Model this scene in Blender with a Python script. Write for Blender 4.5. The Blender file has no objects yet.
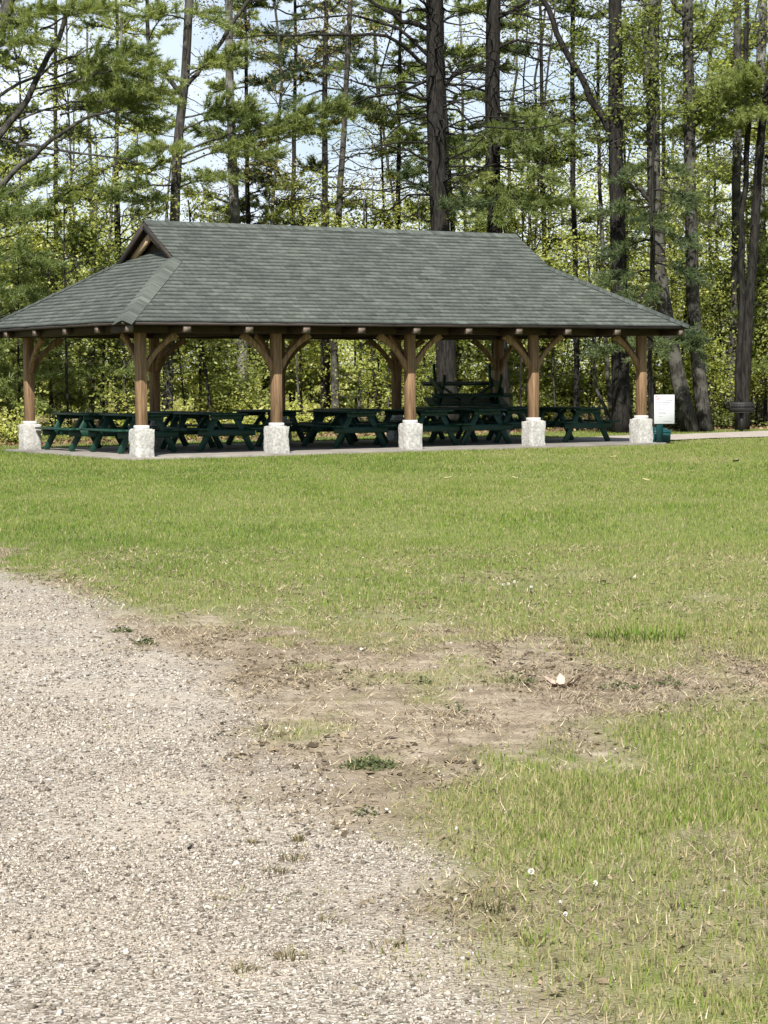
import bpy, math, random
import numpy as np
from mathutils import Vector, Matrix

rng = np.random.default_rng(7)
random.seed(7)
R = math.radians
PI = math.pi
scene = bpy.context.scene
COL = scene.collection

# ------------------------------------------------------------------ camera numbers
F, PITCH, ROLL, HC = 2116.3, 3.713, -0.361, 1.552
CX, CY = 384.0, 512.0


def at(x, y, Y):
    """pixel of the survey photograph and a distance -> point in the place"""
    dx, dy = x - CX, y - CY
    c, s = math.cos(R(ROLL)), math.sin(R(ROLL))
    a, b = (dx * c + dy * s) / F, (-dx * s + dy * c) / F
    cp, sp = math.cos(R(PITCH)), math.sin(R(PITCH))
    yy = cp - b * sp
    zz = -sp - b * cp
    t = Y / yy
    return np.array([a * t, Y, HC + zz * t])


def ground_at(x, y):
    dx, dy = x - CX, y - CY
    c, s = math.cos(R(ROLL)), math.sin(R(ROLL))
    a, b = (dx * c + dy * s) / F, (-dx * s + dy * c) / F
    cp, sp = math.cos(R(PITCH)), math.sin(R(PITCH))
    yy = cp - b * sp
    zz = -sp - b * cp
    t = -HC / zz
    return np.array([a * t, yy * t])


# ------------------------------------------------------------------ pavilion frame
X1, Y1, TH = -4.525, 39.60, R(32.227)
SP = [0.0, 2.893, 5.987, 9.070, 11.966]
LEN, WID = 11.966, 5.33
HE, HR, OV, OE, GA, GB = 2.55, 4.638, 0.744, 0.719, 2.109, 2.143
UX, UY = math.cos(TH), math.sin(TH)


def pav(u, v):
    return np.array([X1 + u * UX - v * UY, Y1 + u * UY + v * UX])


def to_pav(P):
    d = np.asarray(P)[..., :2] - np.array([X1, Y1])
    return d[..., 0] * UX + d[..., 1] * UY, -d[..., 0] * UY + d[..., 1] * UX


# ------------------------------------------------------------------ mesh building
class MB:
    def __init__(self):
        self.v, self.q, self.t, self.tint, self.n = [], [], [], [], 0
        self.uvq = []

    def add(self, verts, quads=None, tris=None, tint=0.5):
        verts = np.asarray(verts, float).reshape(-1, 3)
        self.v.append(verts)
        tt = np.broadcast_to(np.asarray(tint, float), (len(verts),))
        self.tint.append(tt)
        if quads is not None and len(quads):
            self.q.append(np.asarray(quads, int).reshape(-1, 4) + self.n)
        if tris is not None and len(tris):
            self.t.append(np.asarray(tris, int).reshape(-1, 3) + self.n)
        self.n += len(verts)

    def hexa(self, p, tint=0.5):
        """8 corners: bottom loop 0-3, top loop 4-7"""
        self.add(p, [[3, 2, 1, 0], [4, 5, 6, 7], [0, 1, 5, 4], [1, 2, 6, 5], [2, 3, 7, 6], [3, 0, 4, 7]], tint=tint)

    def box(self, x0, x1, y0, y1, z0, z1, tint=0.5):
        self.hexa([(x0, y0, z0), (x1, y0, z0), (x1, y1, z0), (x0, y1, z0),
                   (x0, y0, z1), (x1, y0, z1), (x1, y1, z1), (x0, y1, z1)], tint)

    def beam(self, a, b, w, h, up=(0, 0, 1), tint=0.5):
        a, b, up = np.array(a, float), np.array(b, float), np.array(up, float)
        d = (b - a) / np.linalg.norm(b - a)
        s = np.cross(d, up); s /= np.linalg.norm(s)
        n = np.cross(s, d)
        s, n = s * w / 2, n * h / 2
        self.hexa([a - s - n, a + s - n, a + s + n, a - s + n, b - s - n, b + s - n, b + s + n, b - s + n], tint)

    def tube(self, pts, rad, n=7, tint=0.5, cap=True):
        pts = np.asarray(pts, float); rad = np.asarray(rad, float)
        k = len(pts)
        d = np.gradient(pts, axis=0); d /= np.linalg.norm(d, axis=1)[:, None] + 1e-9
        ref = np.array([1.0, 0.13, 0.07]) if abs(d[0][0]) < 0.8 else np.array([0.1, 1.0, 0.05])
        s = np.cross(d, ref); s /= np.linalg.norm(s, axis=1)[:, None] + 1e-9
        t = np.cross(d, s)
        ang = np.arange(n) * 2 * PI / n
        ring = s[:, None, :] * np.cos(ang)[None, :, None] + t[:, None, :] * np.sin(ang)[None, :, None]
        V = (pts[:, None, :] + ring * rad[:, None, None]).reshape(-1, 3)
        i, j = np.meshgrid(np.arange(k - 1), np.arange(n), indexing='ij')
        j2 = (j + 1) % n
        Q = np.stack([i * n + j, i * n + j2, (i + 1) * n + j2, (i + 1) * n + j], -1).reshape(-1, 4)
        T = None
        if cap:
            V = np.vstack([V, pts[-1] + d[-1] * rad[-1] * 0.3, pts[0]])
            a = np.arange(n); b = (a + 1) % n
            T = np.vstack([np.stack([(k - 1) * n + a, (k - 1) * n + b, np.full(n, k * n)], -1),
                           np.stack([b, a, np.full(n, k * n + 1)], -1)])
        self.add(V, Q, T, tint)

    def build(self, name, mat, parent=None, smooth=False, extra=None):
        V = np.vstack(self.v)
        q = np.vstack(self.q) if self.q else np.zeros((0, 4), int)
        t = np.vstack(self.t) if self.t else np.zeros((0, 3), int)
        me = bpy.data.meshes.new(name)
        me.vertices.add(len(V)); me.vertices.foreach_set('co', V.astype(np.float32).ravel())
        loops = np.concatenate([q.ravel(), t.ravel()]).astype(np.int32)
        me.loops.add(len(loops)); me.loops.foreach_set('vertex_index', loops)
        st = np.concatenate([np.arange(len(q)) * 4, len(q) * 4 + np.arange(len(t)) * 3]).astype(np.int32)
        me.polygons.add(len(st)); me.polygons.foreach_set('loop_start', st)
        if smooth:
            me.polygons.foreach_set('use_smooth', np.ones(len(st), bool))
        a = me.attributes.new('tint', 'FLOAT', 'POINT')
        a.data.foreach_set('value', np.concatenate(self.tint).astype(np.float32))
        if extra is not None:
            for nm, arr in extra.items():
                c = me.attributes.new(nm, 'FLOAT_COLOR', 'POINT')
                c.data.foreach_set('color', arr.astype(np.float32).ravel())
        me.materials.append(mat)
        me.update(calc_edges=True)
        me.validate()
        o = bpy.data.objects.new(name, me)
        COL.objects.link(o)
        if parent is not None:
            o.parent = parent
        return o


def tag(o, label=None, cat=None, group=None, kind=None):
    if label: o['label'] = label
    if cat: o['category'] = cat
    if group: o['group'] = group
    if kind: o['kind'] = kind
    return o


def thing(name, label, cat, loc=(0, 0, 0), rz=0.0, group=None):
    o = bpy.data.objects.new(name, None)
    COL.objects.link(o)
    o.location = loc; o.rotation_euler = (0, 0, rz); o.empty_display_size = 0.2
    return tag(o, label, cat, group)


def copy_tree(o, parent=None):
    c = o.copy(); COL.objects.link(c)
    if parent is not None: c.parent = parent
    for ch in list(o.children):
        copy_tree(ch, c)
    return c


def bevel(o, w=0.006, seg=1):
    m = o.modifiers.new('bevel', 'BEVEL'); m.width = w; m.segments = seg; m.limit_method = 'ANGLE'
    return o


# ------------------------------------------------------------------ noise
def vnoise(x, y, seed=0):
    x = np.asarray(x, float); y = np.asarray(y, float)
    xi, yi = np.floor(x).astype(np.int64), np.floor(y).astype(np.int64)
    fx, fy = x - xi, y - yi
    fx = fx * fx * (3 - 2 * fx); fy = fy * fy * (3 - 2 * fy)

    def h(a, b):
        n = (a * 374761393 + b * 668265263 + seed * 974634777) & 0x7fffffff
        n = ((n ^ (n >> 13)) * 1274126177) & 0x7fffffff
        return ((n ^ (n >> 16)) & 0xffff) / 65535.0
    return (h(xi, yi) * (1 - fx) + h(xi + 1, yi) * fx) * (1 - fy) + (h(xi, yi + 1) * (1 - fx) + h(xi + 1, yi + 1) * fx) * fy


def fbm(x, y, seed=0, o=4):
    s, a, t = 0, 1.0, 0
    for i in range(o):
        s = s + a * vnoise(x * 2 ** i, y * 2 ** i, seed + i * 17); t += a; a *= 0.55
    return s / t


def sstep(a, b, x):
    t = np.clip((x - a) / (b - a), 0, 1)
    return t * t * (3 - 2 * t)


# ------------------------------------------------------------------ materials
def new_mat(name):
    m = bpy.data.materials.new(name); m.use_nodes = True
    nt = m.node_tree; nt.nodes.clear()
    out = nt.nodes.new('ShaderNodeOutputMaterial')
    return m, nt, out


def N(nt, typ, **kw):
    n = nt.nodes.new(typ)
    for k, v in kw.items():
        if k.startswith('i_'):
            n.inputs[k[2:].replace('_', ' ')].default_value = v
        else:
            setattr(n, k, v)
    return n


def ramp(nt, stops, fac=None):
    n = nt.nodes.new('ShaderNodeValToRGB')
    e = n.color_ramp.elements
    while len(e) < len(stops): e.new(0.5)
    for el, (p, c) in zip(e, stops):
        el.position = p; el.color = (*c, 1)
    if fac is not None: nt.links.new(fac, n.inputs['Fac'])
    return n


def mixc(nt, f, a, b, typ='MIX'):
    n = nt.nodes.new('ShaderNodeMix'); n.data_type = 'RGBA'; n.blend_type = typ
    for s, val in ((0, f), (6, a), (7, b)):
        if isinstance(val, (int, float)): n.inputs[s].default_value = val
        elif isinstance(val, tuple): n.inputs[s].default_value = (*val, 1)
        else: nt.links.new(val, n.inputs[s])
    return n.outputs[2]


def bump(nt, h, strength, dist, principled):
    b = nt.nodes.new('ShaderNodeBump'); b.inputs['Strength'].default_value = strength; b.inputs['Distance'].default_value = dist
    nt.links.new(h, b.inputs['Height']); nt.links.new(b.outputs[0], principled.inputs['Normal'])


def simple_mat(name, c1, c2, scale=(8, 8, 8), rough=0.7, bmp=0.3, bd=0.01, detail=6, spec=0.3, metal=0.0, tint_mix=0.0, coord='Object'):
    m, nt, out = new_mat(name)
    tc = N(nt, 'ShaderNodeTexCoord'); mp = N(nt, 'ShaderNodeMapping')
    mp.inputs['Scale'].default_value = scale
    nt.links.new(tc.outputs[coord], mp.inputs['Vector'])
    no = N(nt, 'ShaderNodeTexNoise', i_Scale=1.0, i_Detail=detail, i_Roughness=0.65)
    nt.links.new(mp.outputs[0], no.inputs['Vector'])
    rp = ramp(nt, [(0.32, c1), (0.68, c2)], no.outputs['Fac'])
    col = rp.outputs[0]
    if tint_mix:
        at_ = N(nt, 'ShaderNodeAttribute', attribute_name='tint')
        r2 = ramp(nt, [(0, (0.55, 0.55, 0.55)), (1, (1.35, 1.35, 1.35))], at_.outputs['Fac'])
        col = mixc(nt, tint_mix, col, r2.outputs[0], 'MULTIPLY')
    p = N(nt, 'ShaderNodeBsdfPrincipled', i_Roughness=rough, i_Metallic=metal)
    p.inputs['Specular IOR Level'].default_value = spec
    nt.links.new(col, p.inputs['Base Color'])
    if bmp: bump(nt, no.outputs['Fac'], bmp, bd, p)
    nt.links.new(p.outputs[0], out.inputs[0])
    return m


def leaf_mat(name, dark, mid, light, trans=0.45, rough=0.5):
    m, nt, out = new_mat(name)
    a = N(nt, 'ShaderNodeAttribute', attribute_name='tint')
    rp = ramp(nt, [(0.0, dark), (0.5, mid), (1.0, light)], a.outputs['Fac'])
    d = N(nt, 'ShaderNodeBsdfDiffuse'); t = N(nt, 'ShaderNodeBsdfTranslucent'); g = N(nt, 'ShaderNodeBsdfGlossy', i_Roughness=rough)
    g.inputs['Color'].default_value = (0.5, 0.5, 0.5, 1)
    nt.links.new(rp.outputs[0], d.inputs[0])
    warm = mixc(nt, 1.0, rp.outputs[0], (1.25, 1.2, 0.55), 'MULTIPLY')
    nt.links.new(warm, t.inputs[0])
    mx = N(nt, 'ShaderNodeMixShader'); mx.inputs[0].default_value = trans
    nt.links.new(d.outputs[0], mx.inputs[1]); nt.links.new(t.outputs[0], mx.inputs[2])
    m2 = N(nt, 'ShaderNodeMixShader'); m2.inputs[0].default_value = 0.04
    nt.links.new(mx.outputs[0], m2.inputs[1]); nt.links.new(g.outputs[0], m2.inputs[2])
    nt.links.new(m2.outputs[0], out.inputs[0])
    return m


def bark_mat(name, dark, light, lichen=None):
    m, nt, out = new_mat(name)
    tc = N(nt, 'ShaderNodeTexCoord'); mp = N(nt, 'ShaderNodeMapping'); mp.inputs['Scale'].default_value = (20, 20, 3.0)
    nt.links.new(tc.outputs['Object'], mp.inputs['Vector'])
    no = N(nt, 'ShaderNodeTexNoise', i_Scale=1.0, i_Detail=8.0, i_Roughness=0.7)
    nt.links.new(mp.outputs[0], no.inputs['Vector'])
    rp = ramp(nt, [(0.42, dark), (0.58, light)], no.outputs['Fac'])
    col = rp.outputs[0]
    if lichen:
        n2 = N(nt, 'ShaderNodeTexNoise', i_Scale=3.0, i_Detail=5.0)
        nt.links.new(tc.outputs['Object'], n2.inputs['Vector'])
        r2 = ramp(nt, [(0.5, (0, 0, 0)), (0.6, (1, 1, 1))], n2.outputs['Fac'])
        col = mixc(nt, r2.outputs[0], col, lichen)
    p = N(nt, 'ShaderNodeBsdfPrincipled', i_Roughness=0.9)
    p.inputs['Specular IOR Level'].default_value = 0.15
    nt.links.new(col, p.inputs['Base Color'])
    bump(nt, no.outputs['Fac'], 0.35, 0.015, p)
    nt.links.new(p.outputs[0], out.inputs[0])
    return m


M = {}
M['post'] = simple_mat('cedar_post', (0.105, 0.060, 0.031), (0.35, 0.220, 0.125), (22, 22, 1.6), 0.75, 0.3, 0.004)
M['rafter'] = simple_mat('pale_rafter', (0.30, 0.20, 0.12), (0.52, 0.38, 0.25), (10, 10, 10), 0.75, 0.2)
M['beam'] = simple_mat('shade_toned_beam', (0.020, 0.012, 0.008), (0.05, 0.03, 0.019), (3, 16, 16), 0.75, 0.3, 0.004)  # near-black tone stands in for the shade under the roof
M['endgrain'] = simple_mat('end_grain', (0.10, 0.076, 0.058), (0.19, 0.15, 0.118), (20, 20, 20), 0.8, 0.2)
M['soffit'] = simple_mat('roof_boards', (0.020, 0.013, 0.008), (0.05, 0.032, 0.02), (3, 14, 3), 0.8, 0.2)  # board colour darkened to carry the shade of the roof's underside
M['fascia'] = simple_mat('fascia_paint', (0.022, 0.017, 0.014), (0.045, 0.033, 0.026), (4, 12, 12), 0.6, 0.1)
M['granite'] = simple_mat('granite_block', (0.27, 0.26, 0.235), (0.58, 0.565, 0.53), (17, 17, 17), 0.9, 0.8, 0.02, 10)
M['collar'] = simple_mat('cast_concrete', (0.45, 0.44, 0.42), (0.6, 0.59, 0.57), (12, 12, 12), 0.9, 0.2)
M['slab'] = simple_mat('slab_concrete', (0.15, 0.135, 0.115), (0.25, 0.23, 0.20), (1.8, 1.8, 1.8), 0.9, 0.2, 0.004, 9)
M['walk'] = simple_mat('packed_stone_dust', (0.27, 0.23, 0.19), (0.42, 0.37, 0.32), (2.5, 2.5, 2.5), 0.95, 0.4, 0.01, 10)
M['green'] = simple_mat('green_paint', (0.003, 0.027, 0.017), (0.007, 0.047, 0.029), (6, 6, 6), 0.5, 0.1, 0.003, spec=0.4)
M['teal'] = simple_mat('teal_plastic', (0.003, 0.042, 0.046), (0.006, 0.062, 0.066), (4, 4, 4), 0.4, 0.05, spec=0.5)
M['white'] = simple_mat('white_board', (0.50, 0.51, 0.52), (0.55, 0.56, 0.57), (3, 3, 3), 0.5, 0.0)
M['ink'] = simple_mat('grey_ink', (0.13, 0.135, 0.15), (0.18, 0.18, 0.2), (30, 30, 30), 0.7, 0.0)
M['redink'] = simple_mat('red_ink', (0.4, 0.06, 0.07), (0.48, 0.09, 0.1), (30, 30, 30), 0.7, 0.0)
M['iron'] = simple_mat('black_iron', (0.010, 0.010, 0.010), (0.028, 0.025, 0.023), (12, 12, 12), 0.6, 0.2, spec=0.4)
M['bark_pine'] = bark_mat('pine_bark', (0.009, 0.008, 0.007), (0.030, 0.027, 0.023))
M['bark_grey'] = bark_mat('grey_bark', (0.018, 0.0165, 0.0135), (0.062, 0.057, 0.048), (0.088, 0.085, 0.071))
M['bark_pale'] = bark_mat('pale_bark', (0.035, 0.032, 0.026), (0.13, 0.122, 0.105), (0.19, 0.185, 0.165))
M['needles'] = leaf_mat('pine_needles', (0.10, 0.145, 0.05), (0.21, 0.265, 0.085), (0.36, 0.40, 0.14), 0.45)
M['needles_dark'] = leaf_mat('dark_needles', (0.035, 0.06, 0.03), (0.085, 0.12, 0.052), (0.16, 0.20, 0.08), 0.35)
M['leaf_spring'] = leaf_mat('spring_leaves', (0.22, 0.29, 0.065), (0.42, 0.47, 0.11), (0.64, 0.64, 0.25), 0.55)
M['leaf_mid'] = leaf_mat('summer_leaves', (0.11, 0.155, 0.045), (0.22, 0.26, 0.065), (0.38, 0.42, 0.13), 0.55)
M['leaf_far'] = leaf_mat('far_spring_leaves', (0.30, 0.36, 0.10), (0.46, 0.51, 0.16), (0.68, 0.66, 0.32), 0.5)
M['leaf_buds'] = leaf_mat('budding_leaves', (0.18, 0.16, 0.06), (0.30, 0.27, 0.10), (0.45, 0.38, 0.2), 0.45)
M['dry_leaf'] = simple_mat('dry_leaf', (0.33, 0.24, 0.18), (0.52, 0.40, 0.32), (30, 30, 30), 0.8, 0.2)
M['petal'] = simple_mat('pale_fluff', (0.7, 0.68, 0.6), (0.8, 0.78, 0.72), (30, 30, 30), 0.9, 0.0)
M['yellow_leaf'] = simple_mat('straw_leaf', (0.6, 0.52, 0.25), (0.72, 0.66, 0.4), (30, 30, 30), 0.8, 0.1)


def blade_mat(name, stops, trans):
    m, nt, out = new_mat(name)
    a = N(nt, 'ShaderNodeAttribute', attribute_name='tint')
    rp = ramp(nt, stops, a.outputs['Fac'])
    d = N(nt, 'ShaderNodeBsdfDiffuse'); t = N(nt, 'ShaderNodeBsdfTranslucent')
    nt.links.new(rp.outputs[0], d.inputs[0]); nt.links.new(rp.outputs[0], t.inputs[0])
    mx = N(nt, 'ShaderNodeMixShader'); mx.inputs[0].default_value = trans
    nt.links.new(d.outputs[0], mx.inputs[1]); nt.links.new(t.outputs[0], mx.inputs[2])
    nt.links.new(mx.outputs[0], out.inputs[0])
    return m


M['grass'] = blade_mat('grass_blades', [(0.0, (0.44, 0.36, 0.22)), (0.2, (0.36, 0.32, 0.15)), (0.38, (0.25, 0.28, 0.085)), (0.65, (0.185, 0.255, 0.047)), (1.0, (0.085, 0.145, 0.03))], 0.35)
M['thatch'] = blade_mat('dry_thatch', [(0.0, (0.075, 0.058, 0.038)), (0.5, (0.33, 0.26, 0.165)), (1.0, (0.58, 0.49, 0.34))], 0.15)
M['weed'] = blade_mat('weed_leaves', [(0.0, (0.06, 0.075, 0.035)), (0.5, (0.11, 0.135, 0.06)), (1.0, (0.18, 0.2, 0.09))], 0.35)
M['tuft'] = blade_mat('tuft_blades', [(0.0, (0.3, 0.24, 0.15)), (0.5, (0.2, 0.18, 0.095)), (1.0, (0.11, 0.12, 0.05))], 0.3)
M['pebble'] = blade_mat('pebble_stone', [(0.0, (0.10, 0.085, 0.068)), (0.35, (0.285, 0.243, 0.193)), (0.7, (0.43, 0.38, 0.312)), (1.0, (0.59, 0.54, 0.46))], 0.0)
M['litter'] = blade_mat('leaf_litter', [(0.0, (0.09, 0.055, 0.03)), (0.5, (0.2, 0.13, 0.075)), (1.0, (0.32, 0.23, 0.14))], 0.1)


def shingle_mat(name, green, k=1.0):
    m, nt, out = new_mat(name)
    uv = N(nt, 'ShaderNodeUVMap', uv_map='shingle')
    br = N(nt, 'ShaderNodeTexBrick', offset=0.37, offset_frequency=2, squash=1.0)
    br.inputs['Scale'].default_value = 1.0
    br.inputs['Mortar Size'].default_value = 0.0025
    br.inputs['Brick Width'].default_value = 0.25
    br.inputs['Row Height'].default_value = 0.14
    br.inputs['Bias'].default_value = 0.0
    g = green
    br.inputs['Color1'].default_value = (0.062 * k, (0.064 + g) * k, 0.062 * k, 1)
    br.inputs['Color2'].default_value = (0.100 * k, (0.102 + g) * k, 0.097 * k, 1)
    br.inputs['Mortar'].default_value = (0.022, 0.024, 0.023, 1)
    nt.links.new(uv.outputs[0], br.inputs['Vector'])
    no = N(nt, 'ShaderNodeTexNoise', i_Scale=9.0, i_Detail=4.0)
    nt.links.new(uv.outputs[0], no.inputs['Vector'])
    n2 = N(nt, 'ShaderNodeTexNoise', i_Scale=0.5, i_Detail=4.0)
    nt.links.new(uv.outputs[0], n2.inputs['Vector'])
    gr = N(nt, 'ShaderNodeTexNoise', i_Scale=220.0, i_Detail=2.0)
    nt.links.new(uv.outputs[0], gr.inputs['Vector'])
    c = mixc(nt, 0.5, br.outputs['Color'], ramp(nt, [(0.3, (0.6, 0.6, 0.6)), (0.7, (1.4, 1.4, 1.38))], no.outputs['Fac']).outputs[0], 'MULTIPLY')
    c = mixc(nt, 0.5, c, ramp(nt, [(0.3, (0.8, 0.8, 0.8)), (0.7, (1.2, 1.2, 1.15))], n2.outputs['Fac']).outputs[0], 'MULTIPLY')
    c = mixc(nt, 0.6, c, ramp(nt, [(0.3, (0.7, 0.7, 0.7)), (0.7, (1.3, 1.3, 1.3))], gr.outputs['Fac']).outputs[0], 'MULTIPLY')
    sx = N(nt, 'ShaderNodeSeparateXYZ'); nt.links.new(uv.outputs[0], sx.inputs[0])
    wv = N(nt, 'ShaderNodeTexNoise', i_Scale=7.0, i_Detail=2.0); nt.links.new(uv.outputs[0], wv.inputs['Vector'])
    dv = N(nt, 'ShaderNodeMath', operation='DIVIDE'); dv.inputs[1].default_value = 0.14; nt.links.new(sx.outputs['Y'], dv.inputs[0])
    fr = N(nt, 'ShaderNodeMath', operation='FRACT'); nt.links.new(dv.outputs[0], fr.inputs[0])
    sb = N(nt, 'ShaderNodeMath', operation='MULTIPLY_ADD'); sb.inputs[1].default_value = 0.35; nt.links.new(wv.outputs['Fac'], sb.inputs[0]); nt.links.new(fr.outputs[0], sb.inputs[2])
    row = ramp(nt, [(0.28, (0.52, 0.52, 0.52)), (0.42, (1.0, 1.0, 1.0))], sb.outputs[0])  # shadow line along each course's lower edge, put into the colour
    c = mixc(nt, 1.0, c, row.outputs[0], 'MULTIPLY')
    p = N(nt, 'ShaderNodeBsdfPrincipled', i_Roughness=0.9)
    p.inputs['Specular IOR Level'].default_value = 0.2
    nt.links.new(c, p.inputs['Base Color'])
    bump(nt, gr.outputs['Fac'], 0.3, 0.003, p)
    nt.links.new(p.outputs[0], out.inputs[0])
    return m


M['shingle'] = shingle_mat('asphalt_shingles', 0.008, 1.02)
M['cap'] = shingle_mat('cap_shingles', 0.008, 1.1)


def ground_material():
    m, nt, out = new_mat('ground_cover')
    tc = N(nt, 'ShaderNodeTexCoord')
    co = tc.outputs['Object']
    a = N(nt, 'ShaderNodeAttribute', attribute_name='cover')
    sep = N(nt, 'ShaderNodeSeparateColor'); nt.links.new(a.outputs['Color'], sep.inputs[0])

    def noise(s, d=4.0, r=0.6):
        n = N(nt, 'ShaderNodeTexNoise', i_Scale=s, i_Detail=d, i_Roughness=r); nt.links.new(co, n.inputs['Vector']); return n.outputs['Fac']
    v = N(nt, 'ShaderNodeTexVoronoi', i_Scale=80.0); nt.links.new(co, v.inputs['Vector'])
    vs = N(nt, 'ShaderNodeSeparateColor'); nt.links.new(v.outputs['Color'], vs.inputs[0])
    gravel = ramp(nt, [(0.0, (0.11, 0.094, 0.077)), (0.3, (0.255, 0.222, 0.18)), (0.7, (0.39, 0.352, 0.295)), (1.0, (0.54, 0.50, 0.44))], vs.outputs[0]).outputs[0]
    big = ramp(nt, [(0.3, (0.80, 0.77, 0.74)), (0.65, (1.12, 1.12, 1.1))], noise(0.9, 5.0)).outputs[0]
    gravel = mixc(nt, 0.8, gravel, big, 'MULTIPLY')
    sand = ramp(nt, [(0.3, (0.34, 0.285, 0.215)), (0.7, (0.50, 0.44, 0.35))], noise(30.0, 6.0)).outputs[0]
    gs = ramp(nt, [(0.45, (0, 0, 0)), (0.65, (0.75, 0.75, 0.75))], noise(1.7, 5.0)).outputs[0]
    gravel = mixc(nt, gs, gravel, sand)
    dirt1 = ramp(nt, [(0.30, (0.125, 0.098, 0.066)), (0.5, (0.27, 0.22, 0.155)), (0.70, (0.46, 0.395, 0.295))], noise(5.0, 10.0, 0.75)).outputs[0]
    dirt2 = ramp(nt, [(0.3, (0.7, 0.66, 0.62)), (0.6, (1.1, 1.1, 1.08))], noise(0.7, 4.0)).outputs[0]
    dirt = mixc(nt, 0.8, dirt1, dirt2, 'MULTIPLY')
    turf = ramp(nt, [(0.3, (0.11, 0.135, 0.035)), (0.55, (0.16, 0.185, 0.055)), (0.75, (0.25, 0.22, 0.11))], noise(7.0, 7.0, 0.7)).outputs[0]
    wood = ramp(nt, [(0.3, (0.11, 0.08, 0.048)), (0.5, (0.22, 0.165, 0.10)), (0.7, (0.15, 0.17, 0.055))], noise(1.3, 9.0, 0.7)).outputs[0]
    c = mixc(nt, sep.outputs[0], dirt, gravel)
    c = mixc(nt, sep.outputs[1], c, turf)
    c = mixc(nt, sep.outputs[2], c, wood)
    p = N(nt, 'ShaderNodeBsdfPrincipled', i_Roughness=0.95)
    p.inputs['Specular IOR Level'].default_value = 0.1
    nt.links.new(c, p.inputs['Base Color'])
    h = N(nt, 'ShaderNodeMath', operation='ADD')
    nt.links.new(v.outputs['Distance'], h.inputs[0]); nt.links.new(noise(22.0, 6.0, 0.7), h.inputs[1])
    bump(nt, h.outputs[0], 0.7, 0.012, p)
    nt.links.new(p.outputs[0], out.inputs[0])
    return m


M['ground'] = ground_material()

# ------------------------------------------------------------------ where the ground changes
BARE = [(-400, 540), (0, 551), (20, 556), (8, 564), (60, 584), (110, 606), (180, 619), (260, 630), (330, 640), (400, 646), (470, 636), (540, 640),
        (590, 656), (650, 672), (720, 668), (768, 674), (950, 678), (950, 690), (768, 692), (690, 702), (620, 708), (585, 738),
        (520, 746), (470, 752), (432, 778), (405, 815), (425, 870), (436, 930), (446, 985), (500, 1020), (560, 1030), (590, 1060),
        (640, 1120), (800, 1300), (-2500, 1300), (-2500, 560)]
BAREW = np.array([ground_at(*p) for p in BARE])
GEDGE = [(-900, 545), (-200, 562), (0, 574), (60, 592), (120, 626), (185, 668), (235, 715), (290, 775), (345, 840), (420, 935), (520, 1000), (600, 1080), (700, 1300)]
GW = np.array([ground_at(*p) for p in GEDGE])


def signed_poly(x, y, poly, sy=0.45):
    """distance to a polygon edge, positive outside; y counted less (patches stretch along the view of a mower's runs)"""
    px, py = np.asarray(x, float), np.asarray(y, float) * sy
    P = poly * np.array([1, sy])
    best = np.full(px.shape, 1e9); inside = np.zeros(px.shape, bool)
    for i in range(len(P)):
        a, b = P[i], P[(i + 1) % len(P)]
        d = b - a
        t = np.clip(((px - a[0]) * d[0] + (py - a[1]) * d[1]) / (d @ d + 1e-12), 0, 1)
        best = np.minimum(best, np.hypot(px - a[0] - t * d[0], py - a[1] - t * d[1]))
        c = (a[1] > py) != (b[1] > py)
        with np.errstate(divide='ignore', invalid='ignore'):
            xx = (b[0] - a[0]) * (py - a[1]) / (b[1] - a[1]) + a[0]
        inside ^= c & (px < xx)
    return np.where(inside, -best, best)


WL = np.array([(-60, 40), (-12, 45.5), (-8, 47.6), (-4, 50.5), (0, 53.2), (5, 56.6), (8, 57.2), (13, 58), (60, 62)])


def cover(x, y):
    x = np.asarray(x, float); y = np.asarray(y, float)
    d = signed_poly(x, y, BAREW)
    n = fbm(x * 1.6, y * 0.9, 3) - 0.5
    n2 = fbm(x * 7, y * 3.5, 9) - 0.5
    n3 = fbm(x * 22, y * 12, 19, 2) - 0.5
    dens = sstep(-0.22, 0.40, d + (n * 0.95 + n2 * 0.9 + n3 * 0.5) * np.clip(y / 14, 0.35, 1))
    # thin, dry places in the turf near the drive
    near = sstep(22, 12, y)
    dry = fbm(x * 0.9 + 11, y * 0.5 + 3, 31)
    dens = dens * (1 - near * 0.5 * sstep(0.52, 0.70, dry + 0.25 * n2)) * (1 - 0.3 * near * sstep(-.1, .25, n3))
    dens = np.maximum(dens, 0.5 * sstep(0.56, 0.70, fbm(x * 2.2, y * 1.3, 77)) * sstep(-1.4, -0.4, d))
    gx = np.interp(-y, -GW[:, 1], GW[:, 0])
    grav = sstep(-0.35, 0.30, gx - x + n * 0.9 + n2 * 0.4)
    grav = np.where(y > 19, 0, grav)
    dens = dens * (1 - 0.93 * grav)
    wood = sstep(-0.6, 0.8, y - np.interp(x, WL[:, 0], WL[:, 1]) + n * 2)
    return grav, dens, wood, d


def ground_z(x, y):
    w = sstep(58, 75, y)
    return (fbm(x * 0.8, y * 0.8, 5) - 0.5) * 0.03 * sstep(40, 30, y) + w * 0.5 * (fbm(x * 0.12, y * 0.12, 8) - 0.35)


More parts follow.
